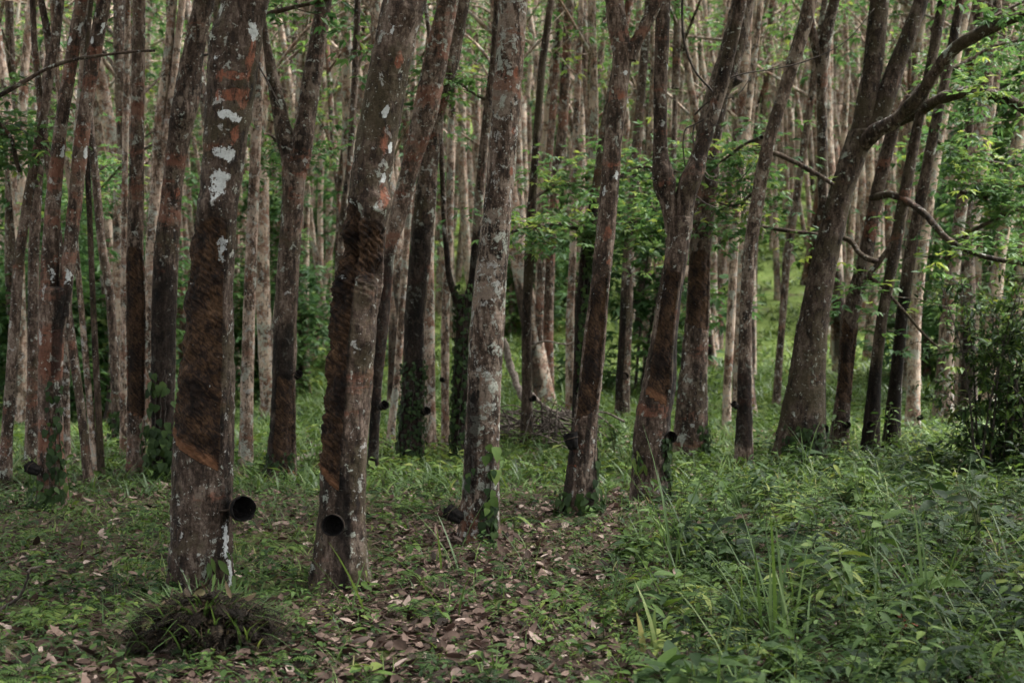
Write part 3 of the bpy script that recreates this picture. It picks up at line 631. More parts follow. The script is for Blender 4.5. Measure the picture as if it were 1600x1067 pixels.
SHADE_CROWNS = []  # dense crowns for unseen trees added around the camera to shade the foreground
for q in range(2):
    r_ = np.random.default_rng(90 + q); tp = np.stack([r_.normal(0, 1.5, 230), r_.normal(0, 1.5, 230), r_.uniform(5.2, 9.5, 230)], -1); cr_ = MB(); compound(cr_, tp, 7, .17, r_, np.clip(r_.normal(.4, .15, 230), 0, 1)); SHADE_CROWNS.append(cr_.mesh('crown', M_CROWN))
for i, (x, y) in enumerate(((3.4, 4.2), (4.6, 7.6), (6.6, 10.6), (2.2, .4), (5.6, 2.0), (-.8, -1.8), (-3.4, .8), (-3.6, 4.6), (-4.6, 8.0), (1.6, -4.0), (7.5, 6.0))):
    t = thing('rubber_tree', (x, y, float(H(x, y)) - .02), 'unseen rubber tree added out of frame to shade the foreground', 'tree', 'unseen rubber trees added to shade the foreground'); t.rotation_euler = (0, 0, i * 1.3)
    for me, nm in ((PROTO[0][0], 'trunk'), (SHADE_CROWNS[i % 2], 'crown')):
        o = bpy.data.objects.new(nm, me); COL.objects.link(o); o.parent = t
        if nm == 'trunk': o.material_slots[0].link = 'OBJECT'; o.material_slots[0].material = B_MID

# far wood on the hillside: one mass
def far_wood():
    r = np.random.default_rng(8); n = 9000
    y = 44 + 80 * r.random(n); x = r.uniform(-1, 1, n) * (.42 * y + 2)
    h = r.random(n) ** 1.3 * 8.5; g = vn(np.stack([x, y, h], -1), .22)
    keep = r.random(n) < .55 + .6 * g
    C = np.stack([x, y, H(x, y) + .2 + h], -1)[keep]
    cr = MB(); compound(cr, C, 9, .24, r, np.clip(.52 + .35 * vn(C, .3) + r.normal(0, .12, len(C)), 0, 1))
    root = tag(cr.build('distant_wood', M_CROWN), kind='stuff')
    tr = MB()
    for q in range(1250):
        yy = r.uniform(31, 66) if q < 720 else r.uniform(70, 120); xx = r.uniform(-1, 1) * (.40 * yy); px = 800 + FPX * xx / yy
        if 1150 < px < 1300 and yy < 40: continue
        z = float(H(xx, yy)); l = r.normal(0, .07, 2); w = r.uniform(.065, .12); ph = r.random() * 6; fk = r.uniform(2.5, 6) if r.random() < .5 else 20
        cen = lambda t: np.array([xx + l[0] * t + .14 * math.sin(t * .6 + ph), yy + l[1] * t, z - .3 + t])
        ts = np.linspace(0, min(fk, 12.5), 8); tube(tr, np.array([cen(t) for t in ts]), w * (1 - .045 * ts), 6)
        if fk < 13:
            e = cen(fk); wf = w * (1 - .045 * fk) * .72; an = r.uniform(-1, 1)
            for sg in (-1, 1):
                sp = sg * r.uniform(.08, .26); t2 = np.linspace(0, 12 - fk, 7); tube(tr, e + np.stack([sp * t2 * math.cos(an) + .08 * np.sin(t2 + ph * sg), sp * t2 * math.sin(an), t2], -1), wf * (1 - .05 * t2), 5)
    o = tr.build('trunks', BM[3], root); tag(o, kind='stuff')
far_wood()

# ------------------------------------------------------------------ understorey
def sapling(seed, hgt, n, L, spread):
    r = np.random.default_rng(seed); st = MB(); lf = MB(); tips = []
    for k in range(n):
        a = r.random() * 6.28; b = r.uniform(0, .25); p0 = np.array([math.cos(a) * .1, math.sin(a) * .1, -.1])
        c = curve([p0, p0 + [math.cos(a) * b * hgt * .5, math.sin(a) * b * hgt * .5, hgt * .5], p0 + [math.cos(a) * b * hgt * 1.3, math.sin(a) * b * hgt * 1.3, hgt * r.uniform(.8, 1.0)]], 12)
        tube(st, c, np.linspace(.022, .006, len(c)), 5)
        for q in range(16):
            f = r.uniform(.15, 1); p = c[int(f * (len(c) - 1))]; d = rdir(1, .2, .3, r)[0]; e = p + d * spread * r.uniform(.35, 1) * (1.15 - .6 * f)
            tube(st, np.stack([p, (p + e) / 2 + [0, 0, .06], e]), [.008, .006, .003], 3); tips += [e, (e + p) / 2]
    tips = np.array(tips); C = np.concatenate([tips, tips + r.normal(0, .14, tips.shape), tips + r.normal(0, .25, tips.shape)])
    compound(lf, C, 5, L, r, np.clip(.5 + .3 * vn(C, 1.5, seed) + r.normal(0, .12, len(C)), 0, 1))
    return st.mesh('stem', M_DARKTWIG), lf.mesh('foliage', M_CROWN)
SAP = [sapling(70, 3.4, 2, .17, 1.2), sapling(71, 4.6, 2, .18, 1.5), sapling(72, 2.2, 4, .15, 1.0), sapling(73, 5.6, 3, .18, 1.7)]
def put(name, pair, loc, label, cat, group=None, rz=0.0, s=1.0):
    t = thing(name, loc, label, cat, group); t.rotation_euler = (0, 0, rz); t.scale = (s, s, s)
    for me, nm in zip(pair, ('stem', 'foliage')):
        o = bpy.data.objects.new(nm, me); COL.objects.link(o); o.parent = t
    return t
for i in range(66):
    y = 24 + 40 * rb.random(); x = (rb.uniform(-1, 1) if i < 48 else rb.uniform(-1, -.1)) * .38 * y; px = 800 + FPX * x / y
    if 1090 < px < 1310 and y < 50: continue
    side = 'on the left' if px < 420 else ('in the middle' if px < 1000 else 'on the right')
    put('sapling', SAP[int(rb.integers(4))], (x, y, float(H(x, y))), f'blurred green leafy sapling growing between far trunks {side}', 'sapling', f'green saplings between the far trunks {side}', rb.random() * 6.28, rb.uniform(.7, 1.2))
def put_px(name, pair, px, y, label, s=1.0, rz=0.0, cat='sapling', group=None):
    x = (px - 800) / FPX * y; return put(name, pair, (x, y, float(H(x, y)) - .03), label, cat, group, rz, s)
put_px('sapling', SAP[1], 150, 19.5, 'dark leafy young tree above the three leaning bare trunks at the left', .92, 1)
put_px('sapling', SAP[3], 60, 23, 'tall leafy young tree behind the left edge of the plantation', 1.0, 2)
put_px('sapling', SAP[2], 30, 20.5, 'low dark bush at the left edge behind the thin leaning trunk', 1.2, 2, 'bush')
put_px('sapling', SAP[2], 165, 22.5, 'dark bush filling the gap right of the three leaning bare trunks', 1.5, 2.5, 'bush')
put_px('sapling', SAP[2], 405, 25, 'dark bush between the thickest trunk and the mossy forked one', 1.0, .5, 'bush')
put_px('sapling', SAP[0], 985, 22, 'green sapling spreading leaves right of the slender red brown trunk', 1.3, 4)
put_px('sapling', SAP[1], 1420, 24, 'bright leafy sapling behind the dark slim leaning trunks', 1.1, 5)
put_px('sapling', SAP[3], 1545, 20, 'tall leafy young tree behind the pale trunks at the right edge', 1.0, 5)

# dark leafy bush at the right edge
def bush():
    r = np.random.default_rng(3); y0 = 12.4; x0 = (1585 - 800) / FPX * y0; z0 = float(H(x0, y0))
    t = thing('bush', (x0, y0, z0), 'tall dark green leafy bush at the right edge of the picture', 'bush'); st = MB(); lf = MB(); P = []; D = []
    for k in range(24):
        a = r.random() * 6.28; s = r.uniform(.15, .72); hh = r.uniform(.8, 2.15); b = np.array([x0 + r.normal(0, .22), y0 + r.normal(0, .22), z0 - .05])
        c = curve([b, b + [math.cos(a) * s * .35, math.sin(a) * s * .35, hh * .6], b + [math.cos(a) * s, math.sin(a) * s, hh]], 14); tube(st, c, np.linspace(.012, .003, len(c)), 5)
        for q in range(20):
            p = c[int(r.uniform(.08, 1) * (len(c) - 1))]; d = rdir(1, .15, .35, r)[0]; e = p + d * r.uniform(.12, .38); m = 6
            tube(st, np.stack([p, e]), [.004, .002], 3)
            for f in np.linspace(.3, 1, m):
                P.append(p + (e - p) * f); D.append(unit((d + rdir(1, 0, .6, r)[0] * .9 + [0, 0, -.15])[None])[0])
    P = np.array(P); D = np.array(D); P = np.repeat(P, 3, 0) + r.normal(0, .02, (3 * len(P), 3)); D = unit(np.repeat(D, 3, 0) + r.normal(0, .5, (len(P), 3)))
    L = r.uniform(.04, .10, len(P)); leaves(lf, P, D, updir(D), L, L * .34, .3, .2, tint=np.clip(r.normal(.42, .24, len(P)), 0, 1))
    st.build('stem', M_DARKTWIG, t, t.location); lf.build('foliage', M_WEED, t, t.location)
bush()

# limbs with leaf sprays that reach into the picture
def limb(key, pts, w, name='branch', y=None, mat=None, sprays=0, L=.13, seed=1, from_=.3, dy=0.0):
    """pts = photo points; w = widths in photo px at both ends; a part of tree `key`"""
    T = TREES[key]; root = T['root']; y = y or T['d']; r = np.random.default_rng(seed)
    c = curve([at(px, py, y + dy * i / max(1, len(pts) - 1)) for i, (px, py) in enumerate(pts)], 40)
    c[:, 1] += .05 * np.sin(np.linspace(0, 5, len(c)) + seed) * np.linspace(0, 1, len(c))
    rad = np.linspace(w[0], w[1], len(c)) * y / FPX / 2; c = c + .08 * rad[:, None] * vn(c, 9)[:, None] * 4
    mb = MB(); tube(mb, c, rad * (1 + .2 * vn(c, 12, 3)), 9); lf = MB(); tips = []
    for k in range(sprays):
        i = int(r.uniform(from_, 1) * (len(c) - 1)); d = rdir(1, -.05, .5, r)[0]; e = c[i] + d * r.uniform(.15, .65)
        tube(mb, np.stack([c[i], (c[i] + e) / 2 + [0, 0, .04], e]), [.006, .004, .002], 3); tips += [e, (c[i] + e) / 2]
    o = mb.build(name, mat or B_DARK, root, root.location)
    if sprays:
        tips = np.array(tips); C = np.concatenate([tips, tips + r.normal(0, .16, tips.shape), tips + r.normal(0, .2, tips.shape)])
        compound(lf, C, 4, L * .7, r, np.clip(r.normal(.62, .2, len(C)), 0, 1)); lf.build('foliage', M_CROWN, root, root.location)
limb('H', [(1342, 235), (1368, 205), (1395, 190), (1430, 158), (1466, 105), (1500, 70), (1560, 40), (1625, 15), (1690, 5)], (26, 14), sprays=9, seed=2, from_=.7, dy=-1.2)
limb('I', [(1404, 190), (1440, 172), (1470, 155), (1520, 143), (1555, 149), (1600, 166), (1660, 200)], (19, 15), sprays=8, seed=3, from_=.6, dy=-1.6)
limb('I', [(1362, 310), (1390, 304), (1420, 318), (1450, 340), (1480, 372), (1530, 398), (1600, 411), (1660, 415)], (13, 6), sprays=6, seed=4, from_=.4, dy=-1.2)
limb('H', [(1372, 410), (1345, 398), (1325, 374), (1270, 366), (1215, 358), (1180, 357), (1122, 380)], (9, 5), seed=5, dy=.5, sprays=3, from_=.5)
limb('G', [(1200, 236), (1240, 252), (1275, 272), (1300, 290)], (9, 6), seed=6)
limb('K3', [(1484, 400), (1478, 405), (1500, 376), (1540, 350), (1600, 325), (1640, 322)], (8, 4), seed=7, sprays=12, from_=.2, L=.12, y=14.2)
limb('J', [(1395, 380), (1372, 412), (1358, 432), (1378, 448), (1440, 520), (1470, 545)], (9, 3), seed=8, sprays=6, from_=.5)
limb('K', [(1450, 210), (1480, 232), (1530, 250), (1610, 262)], (7, 4), seed=9, sprays=15, from_=.1, y=14.6)
limb('K3', [(1500, 300), (1540, 308), (1600, 290), (1650, 280)], (7, 4), seed=19, sprays=14, from_=.1, y=14.5)
limb('K2', [(1470, 120), (1510, 96), (1560, 70), (1620, 60)], (7, 4), seed=29, sprays=15, from_=.1, y=15.5)
limb('U', [(912, 362), (880, 350), (845, 352), (800, 362)], (7, 4), seed=11, sprays=19, from_=.05, dy=-1.2)
limb('U', [(915, 352), (950, 352), (1000, 346), (1050, 345)], (7, 4), seed=12, sprays=19, from_=.2, dy=-.8)
limb('U', [(925, 300), (960, 282), (1000, 262), (1060, 270)], (7, 4), seed=13, sprays=16, from_=.3, dy=.6)
limb('T', [(826, 318), (850, 300), (890, 290), (930, 296)], (6, 3), seed=14, sprays=13, from_=.2, dy=.5)
limb('G', [(1190, 215), (1160, 228), (1130, 250), (1100, 262)], (6, 3), seed=15, sprays=10, from_=.3, dy=1.0)
limb('G', [(1180, 300), (1150, 320), (1120, 318)], (5, 3), seed=25, sprays=8, from_=.3, dy=1.0)
limb('L3', [(-30, 165), (0, 150), (40, 128), (75, 108), (120, 92), (200, 80), (240, 78)], (8, 4), seed=16, sprays=0, y=10.0)
limb('L3', [(30, 270), (18, 220), (0, 196), (-40, 180)], (7, 4), seed=17, sprays=16, from_=.3)
limb('O', [(400, 30), (430, 18), (480, 6), (540, -8)], (9, 6), seed=18, sprays=3, from_=.1, y=10.5)
limb('M', [(300, 90), (330, 84), (372, 78), (398, 96), (420, 130), (438, 168)], (5, 2), seed=20, mat=M_DARKTWIG)
limb('S', [(770, 160), (745, 150), (700, 120), (670, 130)], (5, 3), seed=21, sprays=9, from_=.2)
limb('N', [(392, 230), (420, 210), (440, 240), (470, 300)], (5, 3), seed=22, sprays=12, from_=.1, dy=2)
limb('M2', [(250, 220), (200, 250), (150, 300), (110, 320)], (5, 3), seed=23, sprays=20, from_=.3, dy=3)

# a thin dead climber hanging in front of the forked trunk
def creeper(name, runs, y, label, cat, rad=(.006, .0025), mat=M_STICK):
    p0 = at(*runs[0][0], y); t = thing(name, p0, label, cat)
    mb = MB()
    for q, rn in enumerate(runs):
        c = curve([at(px, py, y - .02 * (i % 3)) for i, (px, py) in enumerate(rn)], 60); tube(mb, c, np.linspace(rad[0], rad[1], len(c)) * (1 if q == 0 else .75), 5)
    mb.build('stem', mat, t, t.location); return t
creeper('dead_climber', [[(1066, -10), (1068, 60), (1085, 110), (1112, 142), (1120, 158), (1110, 180), (1085, 195), (1070, 205), (1068, 240), (1078, 290), (1098, 315), (1122, 326)], [(1120, 158), (1130, 130), (1160, 116), (1210, 108), (1262, 95), (1320, 66), (1366, 14)], [(1085, 195), (1083, 215), (1092, 250), (1106, 280), (1150, 284), (1176, 258)], [(1085, 180), (1110, 158), (1150, 150), (1175, 118)]], 10.7,
        'thin bare twisting climber hanging in front of the forked and thick leaning trunks', 'climber', (.010, .004), M_DARKTWIG)
creeper('pale_vine', [[(1105, 205), (1106, 230), (1092, 250), (1086, 232), (1076, 198)], [(1092, 250), (1110, 276), (1140, 268)]], 10.6, 'short pale bare vine loop on the thick leaning trunk', 'climber', (.007, .003))

# ------------------------------------------------------------------ cups
def lathe(mb, prof, segs=28, wob=0.0, seed=0):
    a = np.arange(segs) / segs * 2 * np.pi; V = []
    for (rr, z) in prof:
        w = 1 + wob * vn(np.stack([np.cos(a) * 2, np.sin(a) * 2, 0 * a + z * 20], -1), 1.2, seed)
        V.append(np.stack([np.cos(a) * rr * w, np.sin(a) * rr * w, 0 * a + z + wob * .2 * vn(np.stack([np.cos(a) * 2, np.sin(a) * 2, 0 * a], -1), 1.5, seed + 4)], -1))
    V = np.concatenate(V); m = len(prof); i = np.arange(m - 1)[:, None] * segs; j = np.arange(segs)[None]; k = (j + 1) % segs
    mb.add(V, [np.stack([i + j, i + k, i + segs + k, i + segs + j], -1).reshape(-1, 4)])
mb = MB(); lathe(mb, [(.0005, -.115), (.026, -.114), (.039, -.104), (.050, -.06), (.056, -.02), (.058, 0), (.0605, .003), (.060, .006), (.056, .005), (.0535, -.01), (.047, -.060), (.036, -.098), (.022, -.107), (.0005, -.108)], wob=.09)
CUP = mb.mesh('bowl', M_CUP)
def cup(key, px, py, wpx, aim, label, y=None, back=None):
    """px, py = centre of the mouth; aim = direction the mouth faces"""
    T = TREES[key]; y = y or T['d'] - .12; p = at(px, py, y); s = wpx * y / FPX / .121
    t = thing('latex_cup', p, label, 'cup', 'latex cups wired to the trunks')
    q = Vector(aim).normalized().to_track_quat('Z', 'Y'); o = bpy.data.objects.new('bowl', CUP); COL.objects.link(o); o.parent = t
    o.rotation_mode = 'QUATERNION'; o.rotation_quaternion = q; o.scale = (s, s, s)
    A = T['prof']; c = np.array([np.interp(p[2], A[:, 2], A[:, i]) for i in (0, 1)]); tgt = np.array([c[0], c[1], p[2] - .02]) - p
    ax = np.array(q @ Vector((0, 0, 1))); b = -ax * .045 * s; w = MB()
    a = np.linspace(0, 2 * np.pi, 21); ring = [np.array(q @ Vector((math.cos(v) * .056 * s, math.sin(v) * .056 * s, -.035 * s))) for v in a]; tube(w, np.array(ring), .004, 5)
    near = min(ring, key=lambda v: np.linalg.norm(v - tgt)); tube(w, np.stack([near, near * .5 + tgt * .5 + [0, 0, -.015], tgt]), .006, 5)
    w.build('holder', M_WIRE, t); return t
cup('A', 381, 795, 41, (.62, -.8, .06), 'big black cup on the right of the thickest trunk, mouth towards the viewer', y=7.28)
cup('B', 520, 821, 35, (-.05, -1, .06), 'black cup mouth facing straight out of the front of the stout leaning trunk', y=TREES['B']['d'] - .265)
cup('C', 700, 798, 27, (-.75, .35, .45), 'dark cup seen from behind at the left of the pale mottled trunk')
cup('D', 890, 678, 25, (-.25, .1, 1), 'upright black cup at the left of the slender red brown trunk')
cup('E', 1049, 683, 19, (.3, -1, .05), 'black cup mouth at the right of the forked scarred trunk', y=TREES['E']['d'] - .10)
cup('L', 46, 729, 21, (-.8, .4, .35), 'dark cup at the left of the twin stemmed trunk')
cup('P', 602, 632, 15, (.7, -.6, .4), 'small dark cup right of the leaning reddish trunk with the swollen bend')
cup('O', 468, 583, 13, (.5, -.5, .6), 'small dark cup high at the right of the mossy forked trunk')
cup('V', 977, 587, 11, (.3, -1, .3), 'tiny dark cup on the dark streaked trunk left of the forked one')
cup('G', 1146, 630, 11, (-.6, -.3, .7), 'small dark cup at the left of the thin bending trunk')
cup('H2', 1290, 670, 13, (.5, -1, .1), 'dark cup at the right foot of the big dark leaning tree', y=13.4)
cup('I', 1325, 664, 12, (.6, -1, .2), 'dark cup on the right of the rust tinted leaning trunk')
cup('J', 1360, 664, 13, (.1, -1, .45), 'dark cup on the front of the dark slim trunk right of the rust tinted one')
cup('K2', 1440, 652, 9, (.6, -.8, .3), 'tiny dark cup low on the pale pinkish trunk')
cup('T', 835, 622, 10, (.7, -.6, .3), 'tiny dark cup on the thin trunk by the heap of dead branches')
cup('Q', 668, 641, 13, (.7, -.6, .4), 'small dark cup right of the black stained ivy trunk')
cup('F', 1109, 711, 10, (.7, -.6, .4), 'tiny dark cup at the foot of the thick leaning trunk')
cup('F', 1108, 548, 12, (.9, .2, .3), 'dark cup halfway up the right of the thick leaning trunk', y=TREES['F']['d'])
cup('R', 690, 593, 8, (-.6, -.8, .2), 'tiny dark cup on the thin upright trunk beside the brown one')

# ------------------------------------------------------------------ climbers on trunks
def ivy(key, d0, d1, h0, h1, n, L, label, mat=M_DARKLEAF, W=.75, kind='heart', seed=1, tm=.45, runs=3, out=.02, name='climbing_vine'):
    r = np.random.default_rng(seed); t = thing(name, surf(key, np.array([(d0 + d1) / 2.0]), h0)[0][0], label, 'vine'); st = MB(); lf = MB()
    for k in range(runs):
        hs = np.linspace(h0 - .03, h0 + (h1 - h0) * r.uniform(.75, 1), 30); dg = d0 + (d1 - d0) * (k + .5) / runs + np.cumsum(r.normal(0, 2.0, 30))
        p, _ = surf(key, np.clip(dg, d0, d1), hs, .006); tube(st, p, np.linspace(.006, .003, 30), 5)
    hh = h0 + (h1 - h0) * r.random(n) ** 1.25; dg = r.uniform(d0, d1, n); P, N = surf(key, dg, hh, r.uniform(.3, 1, n) * out)
    S = np.stack([N[:, 1], -N[:, 0], 0 * hh], -1); D = unit(np.array([0, 0, -1.0]) + S * r.normal(0, .55, n)[:, None] + N * r.uniform(.0, .5, n)[:, None])
    Nn = unit(N + np.array([0, 0, .5]) + r.normal(0, .25, N.shape)); l = L * r.uniform(.6, 1.25, n)
    leaves(lf, P, D, Nn, l, l * W, r.uniform(.05, .3, n), .15, kind, tint=np.clip(r.normal(tm, .18, n), 0, 1))
    st.build('stem', M_DARKTWIG, t, t.location); lf.build('foliage', mat, t, t.location)
ivy('C', 5, 48, .02, .30, 34, .065, 'dark leaves climbing low round the foot of the pale mottled trunk', seed=4, tm=.3)
ivy('C', 12, 42, .2, .64, 15, .085, 'bright green heart shaped leaves climbing the pale mottled trunk', M_WEED, .8, seed=7, tm=.62, runs=2, out=.035)
ivy('C', -42, -20, .36, .52, 4, .06, 'three small green leaves on the left face of the pale mottled trunk', M_WEED, .7, seed=9, runs=1, tm=.5)
ivy('M', -70, 80, .0, .50, 150, .075, 'broad dark leaves swathing the foot of the dark leaning trunk at the left', seed=11, tm=.4, out=.10)
ivy('M', -40, 50, .4, 1.0, 26, .09, 'scattered leaves climbing higher up the dark leaning trunk at the left', seed=12, tm=.5, out=.04)
ivy('L', -70, 70, .0, .24, 110, .055, 'leafy tangle round the foot of the twin stemmed trunk', seed=13, out=.10, tm=.45)
ivy('L', 0, 70, .25, .95, 60, .06, 'dark small leaves climbing the right of the twin stemmed trunk', seed=14, tm=.25)
ivy('Q', -120, 120, .0, 1.0, 420, .045, 'tiny dark ivy leaves covering the lower black stained trunk', seed=15, tm=.25, out=.03)
ivy('S', -140, 140, .0, 1.75, 560, .05, 'tiny dark ivy leaves covering the low forked trunk', seed=16, tm=.3, out=.03)
ivy('U', -20, 100, .3, 2.4, 360, .06, 'green ivy running up the right side of the leafy trunk', seed=17, tm=.5, out=.04)
ivy('D', -90, 90, .0, .17, 110, .06, 'small dark weeds clinging round the foot of the slender red brown trunk', seed=18, out=.09, tm=.35)
ivy('D', 40, 90, .1, .5, 14, .06, 'a few leaves up the right side of the slender red brown trunk', seed=28, out=.03, tm=.4)
ivy('E', -75, -20, .28, .42, 22, .085, 'tuft of narrow pale leaves hanging on the left of the forked trunk', M_WEED, .3, 'fine', seed=19, tm=.65, runs=1, out=.05)
ivy('E', 30, 85, .0, .5, 120, .05, 'dark moss and leaves on the right foot of the forked trunk', seed=20, tm=.25)
ivy('F', 20, 90, .0, .35, 130, .05, 'dark creeping leaves on the right foot of the thick leaning trunk', seed=21, tm=.35, out=.04)
ivy('H', -50, 70, .0, .42, 260, .05, 'dark green creeper covering the foot of the big dark leaning tree', seed=22, tm=.3, out=.05)
ivy('L10', -120, 120, .0, .40, 150, .05, 'small ivy round the foot of the short dark topped trunk', seed=23, tm=.3, out=.05)
ivy('O', -90, 60, .0, .25, 120, .04, 'mossy leaves round the foot of the mossy forked trunk', seed=24, tm=.25, out=.03)
ivy('A', 5, 70, .02, .26, 16, .095, 'young plant with broad green leaves growing against the thickest trunk', M_DARKLEAF, .36, 'fine', seed=26, tm=.7, runs=2, out=.10, name='young_plant')
ivy('B', 20, 50, .0, .14, 7, .05, 'small bright seedling at the right foot of the stout leaning trunk', M_WEED, .6, seed=27, tm=.8, runs=1, out=.06, name='seedling')

# ------------------------------------------------------------------ ground cover
def scatter(n, y0, y1, pw, seed, xr=.43, pad=1.2):
    r = np.random.default_rng(seed); Y = np.linspace(y0, y1, 400); w = (2 * xr * Y + 2 * pad) * (Y / y0) ** -pw; c = np.cumsum(w); c /= c[-1]
    y = np.interp(r.random(n), c, Y); x = r.uniform(-1, 1, n) * (xr * y + pad); return x, y, r
def thick(x, y):
    b = np.interp(y, [5, 5.7, 7.5, 9.5, 11, 12.8, 15, 18], [.2, .35, .6, .75, 1.3, 2.1, 3.2, 4.6]); return sstep(-.35, .45, x - b + .25 * vn(np.stack([x, y, 0 * x], -1), 1.2, 7))
def litter_lane(x, y):
    """bare leaf-strewn patches: a lane through the middle and patches between the tufts"""
    lane = np.exp(-((x + .55 - .05 * y) / .75) ** 2) * sstep(11.5, 8.5, y)
    return np.clip(.80 * lane + .95 * vn(np.stack([x, y, 0 * x], -1), .9, 2) + .08 + .25 * vn(np.stack([x, y, 0 * x], -1), 2.6, 5), -1, 1)
BASES = np.array([[t['root'].location.x, t['root'].location.y] for t in TREES.values()])
def free(x, y, rad=.13):
    return ((x[:, None] - BASES[:, 0]) ** 2 + (y[:, None] - BASES[:, 1]) ** 2).min(1) > rad ** 2
def on(x, y, dz=0.0): return np.stack([x, y, H(x, y) + dz], -1)

def leaf_litter():
    x, y, r = scatter(64000, 4.6, 17, 1.35, 31); k = r.random(len(x)) < (1.05 - .75 * thick(x, y)) * np.clip(.38 + .52 * litter_lane(x, y), .12, 1); x, y = x[k], y[k]; n = len(x)
    D = rdir(n, 0, .35, r); N = unit(np.array([0, 0, 1.0]) + r.normal(0, .33, (n, 3))); L = .028 + .06 * r.random(n) ** 1.4
    mb = MB(); leaves(mb, on(x, y, .008 + .022 * r.random(n)), D, N, L, L * r.uniform(.40, .70, n), r.normal(0, .30, n), r.uniform(-.4, .7, n), 'ovate', tint=np.clip(r.normal(.40, .27, n), 0, 1))
    x, y, r = scatter(70000, 4.6, 15, 1.5, 33); n = len(x); k = r.random(n) < (1.0 - .7 * thick(x, y)) * np.clip(.5 + .5 * litter_lane(x, y), .15, 1); x, y = x[k], y[k]; n = len(x)
    L = r.uniform(.008, .032, n); leaves(mb, on(x, y, .004 + .012 * r.random(n)), rdir(n, 0, .3, r), unit(np.array([0, 0, 1.0]) + r.normal(0, .4, (n, 3))), L, L * r.uniform(.3, .9, n), r.normal(0, .3, n), .2, 'tri', tint=np.clip(r.normal(.38, .27, n), 0, 1))
    x, y, r = scatter(900, 4.7, 12, 1.2, 34)
    for i in range(len(x)):
        a = r.random() * 6.28; l = r.uniform(.05, .22); q = np.array([[x[i] + math.cos(a) * l * t, y[i] + math.sin(a) * l * t + .012 * math.sin(5 * t), 0] for t in (-.5, -.1, .25, .5)]); q[:, 2] = H(q[:, 0], q[:, 1]) + .012; tube(mb, q, np.array([1, .9, .8, .5]) * r.uniform(.0015, .0035), 4, tint=r.uniform(.2, .7))
    tag(mb.build('leaf_litter', M_LITTER), kind='stuff')
leaf_litter()

def weeds():
    mb = MB(); st = MB()
    # low broad-leaved weeds
    x, y, r = scatter(26000, 4.6, 20, 1.2, 41); k = (r.random(len(x)) < np.clip(.72 - .46 * litter_lane(x, y), .24, 1)) & free(x, y); x, y = x[k], y[k]; n = len(x)
    h = r.uniform(.02, .11, n) * (1 + .6 * thick(x, y)); g = np.clip(.5 + .25 * vn(np.stack([x, y, 0 * x], -1), 1.6, 8) + r.normal(0, .08, n), 0, 1)
    m = 7; P = np.repeat(on(x, y), m, 0); hh = np.repeat(h, m) * r.uniform(.35, 1.1, n * m); P[:, 2] += hh
    D = rdir(n * m, .12, .4, r); P[:, :2] += D[:, :2] * (r.random(n * m) * .03)[:, None]; L = np.repeat(.018 + .045 * r.random(n) ** 1.7, m) * r.uniform(.7, 1.2, n * m)
    leaves(mb, P, D, updir(D), L, L * r.uniform(.30, .55, n * m), r.uniform(.1, .5, n * m), .2, tint=np.clip(np.repeat(g, m) + r.normal(0, .1, n * m), 0, 1))
    tag(mb.build('ground_weeds', M_WEED), kind='stuff')
    # grass: short tufts near, longer brighter ones on the slope
    gb = MB()
    for (cnt, y0, y1, pw, sd, ln, per, wd) in ((3600, 4.7, 13, 1.0, 51, (.05, .16), 8, .006), (7500, 11, 24, 1.0, 52, (.10, .28), 8, .014), (9000, 20, 46, 1.2, 53, (.14, .34), 7, .030)):
        x, y, r = scatter(cnt, y0, y1, pw, sd); k = (r.random(len(x)) < np.clip(.75 - .5 * litter_lane(x, y) * (y < 12), .1, 1)) & free(x, y); x, y = x[k], y[k]; n = len(x) * per
        P = np.repeat(on(x, y), per, 0); P[:, :2] += r.normal(0, .03, (n, 2)); D = rdir(n, .75, .25, r); L = r.uniform(*ln, n)
        N = updir(D * [1, 1, 1]); side = unit(np.cross(D, np.array([0, 0, 1.0]))); N = unit(np.cross(side, D) + r.normal(0, .2, D.shape))
        g = np.clip(np.repeat(.45 + .3 * vn(np.stack([x, y, 0 * x], -1), .7, 4), per) + r.normal(0, .16, n), 0, 1)
        leaves(gb, P, D, N, L, wd * r.uniform(.7, 1.3, n), r.uniform(.25, .9, n), 0, 'blade', tint=g)
    tag(gb.build('grass', M_GRASS), kind='stuff')
    # low green ground cover on the mid ground and slope
    cb = MB(); x, y, r = scatter(15000, 12, 48, 1.3, 61); k = r.random(len(x)) < np.clip(.55 + .5 * vn(np.stack([x, y, 0 * x], -1), .5, 1), .1, 1); x, y = x[k], y[k]; m = 5
    P = np.repeat(on(x, y, .03), m, 0); n = len(P); P += r.normal(0, .07, P.shape) * [1, 1, .5]; P[:, 2] += .06; D = rdir(n, .1, .45, r); L = r.uniform(.06, .13, n)
    leaves(cb, P, D, updir(D), L, L * .5, .3, .2, 'tri', tint=np.clip(np.repeat(.58 + .3 * vn(np.stack([x, y, 0 * x], -1), .6, 9), m) + r.normal(0, .12, n), 0, 1))
    x, y, r = scatter(9000, 42, 120, .6, 62); m = 5; P = np.repeat(on(x, y, .1), m, 0); n = len(P); P += r.normal(0, .25, P.shape) * [1, 1, .4]; D = rdir(n, .15, .5, r); L = r.uniform(.2, .45, n)
    leaves(cb, P, D, updir(D), L, L * .5, .3, .2, 'tri', tint=np.clip(np.repeat(.65 + .3 * vn(np.stack([x, y, 0 * x], -1), .2, 9), m) + r.normal(0, .12, n), 0, 1))
    tag(cb.build('ground_cover', M_WEED), kind='stuff')
weeds()

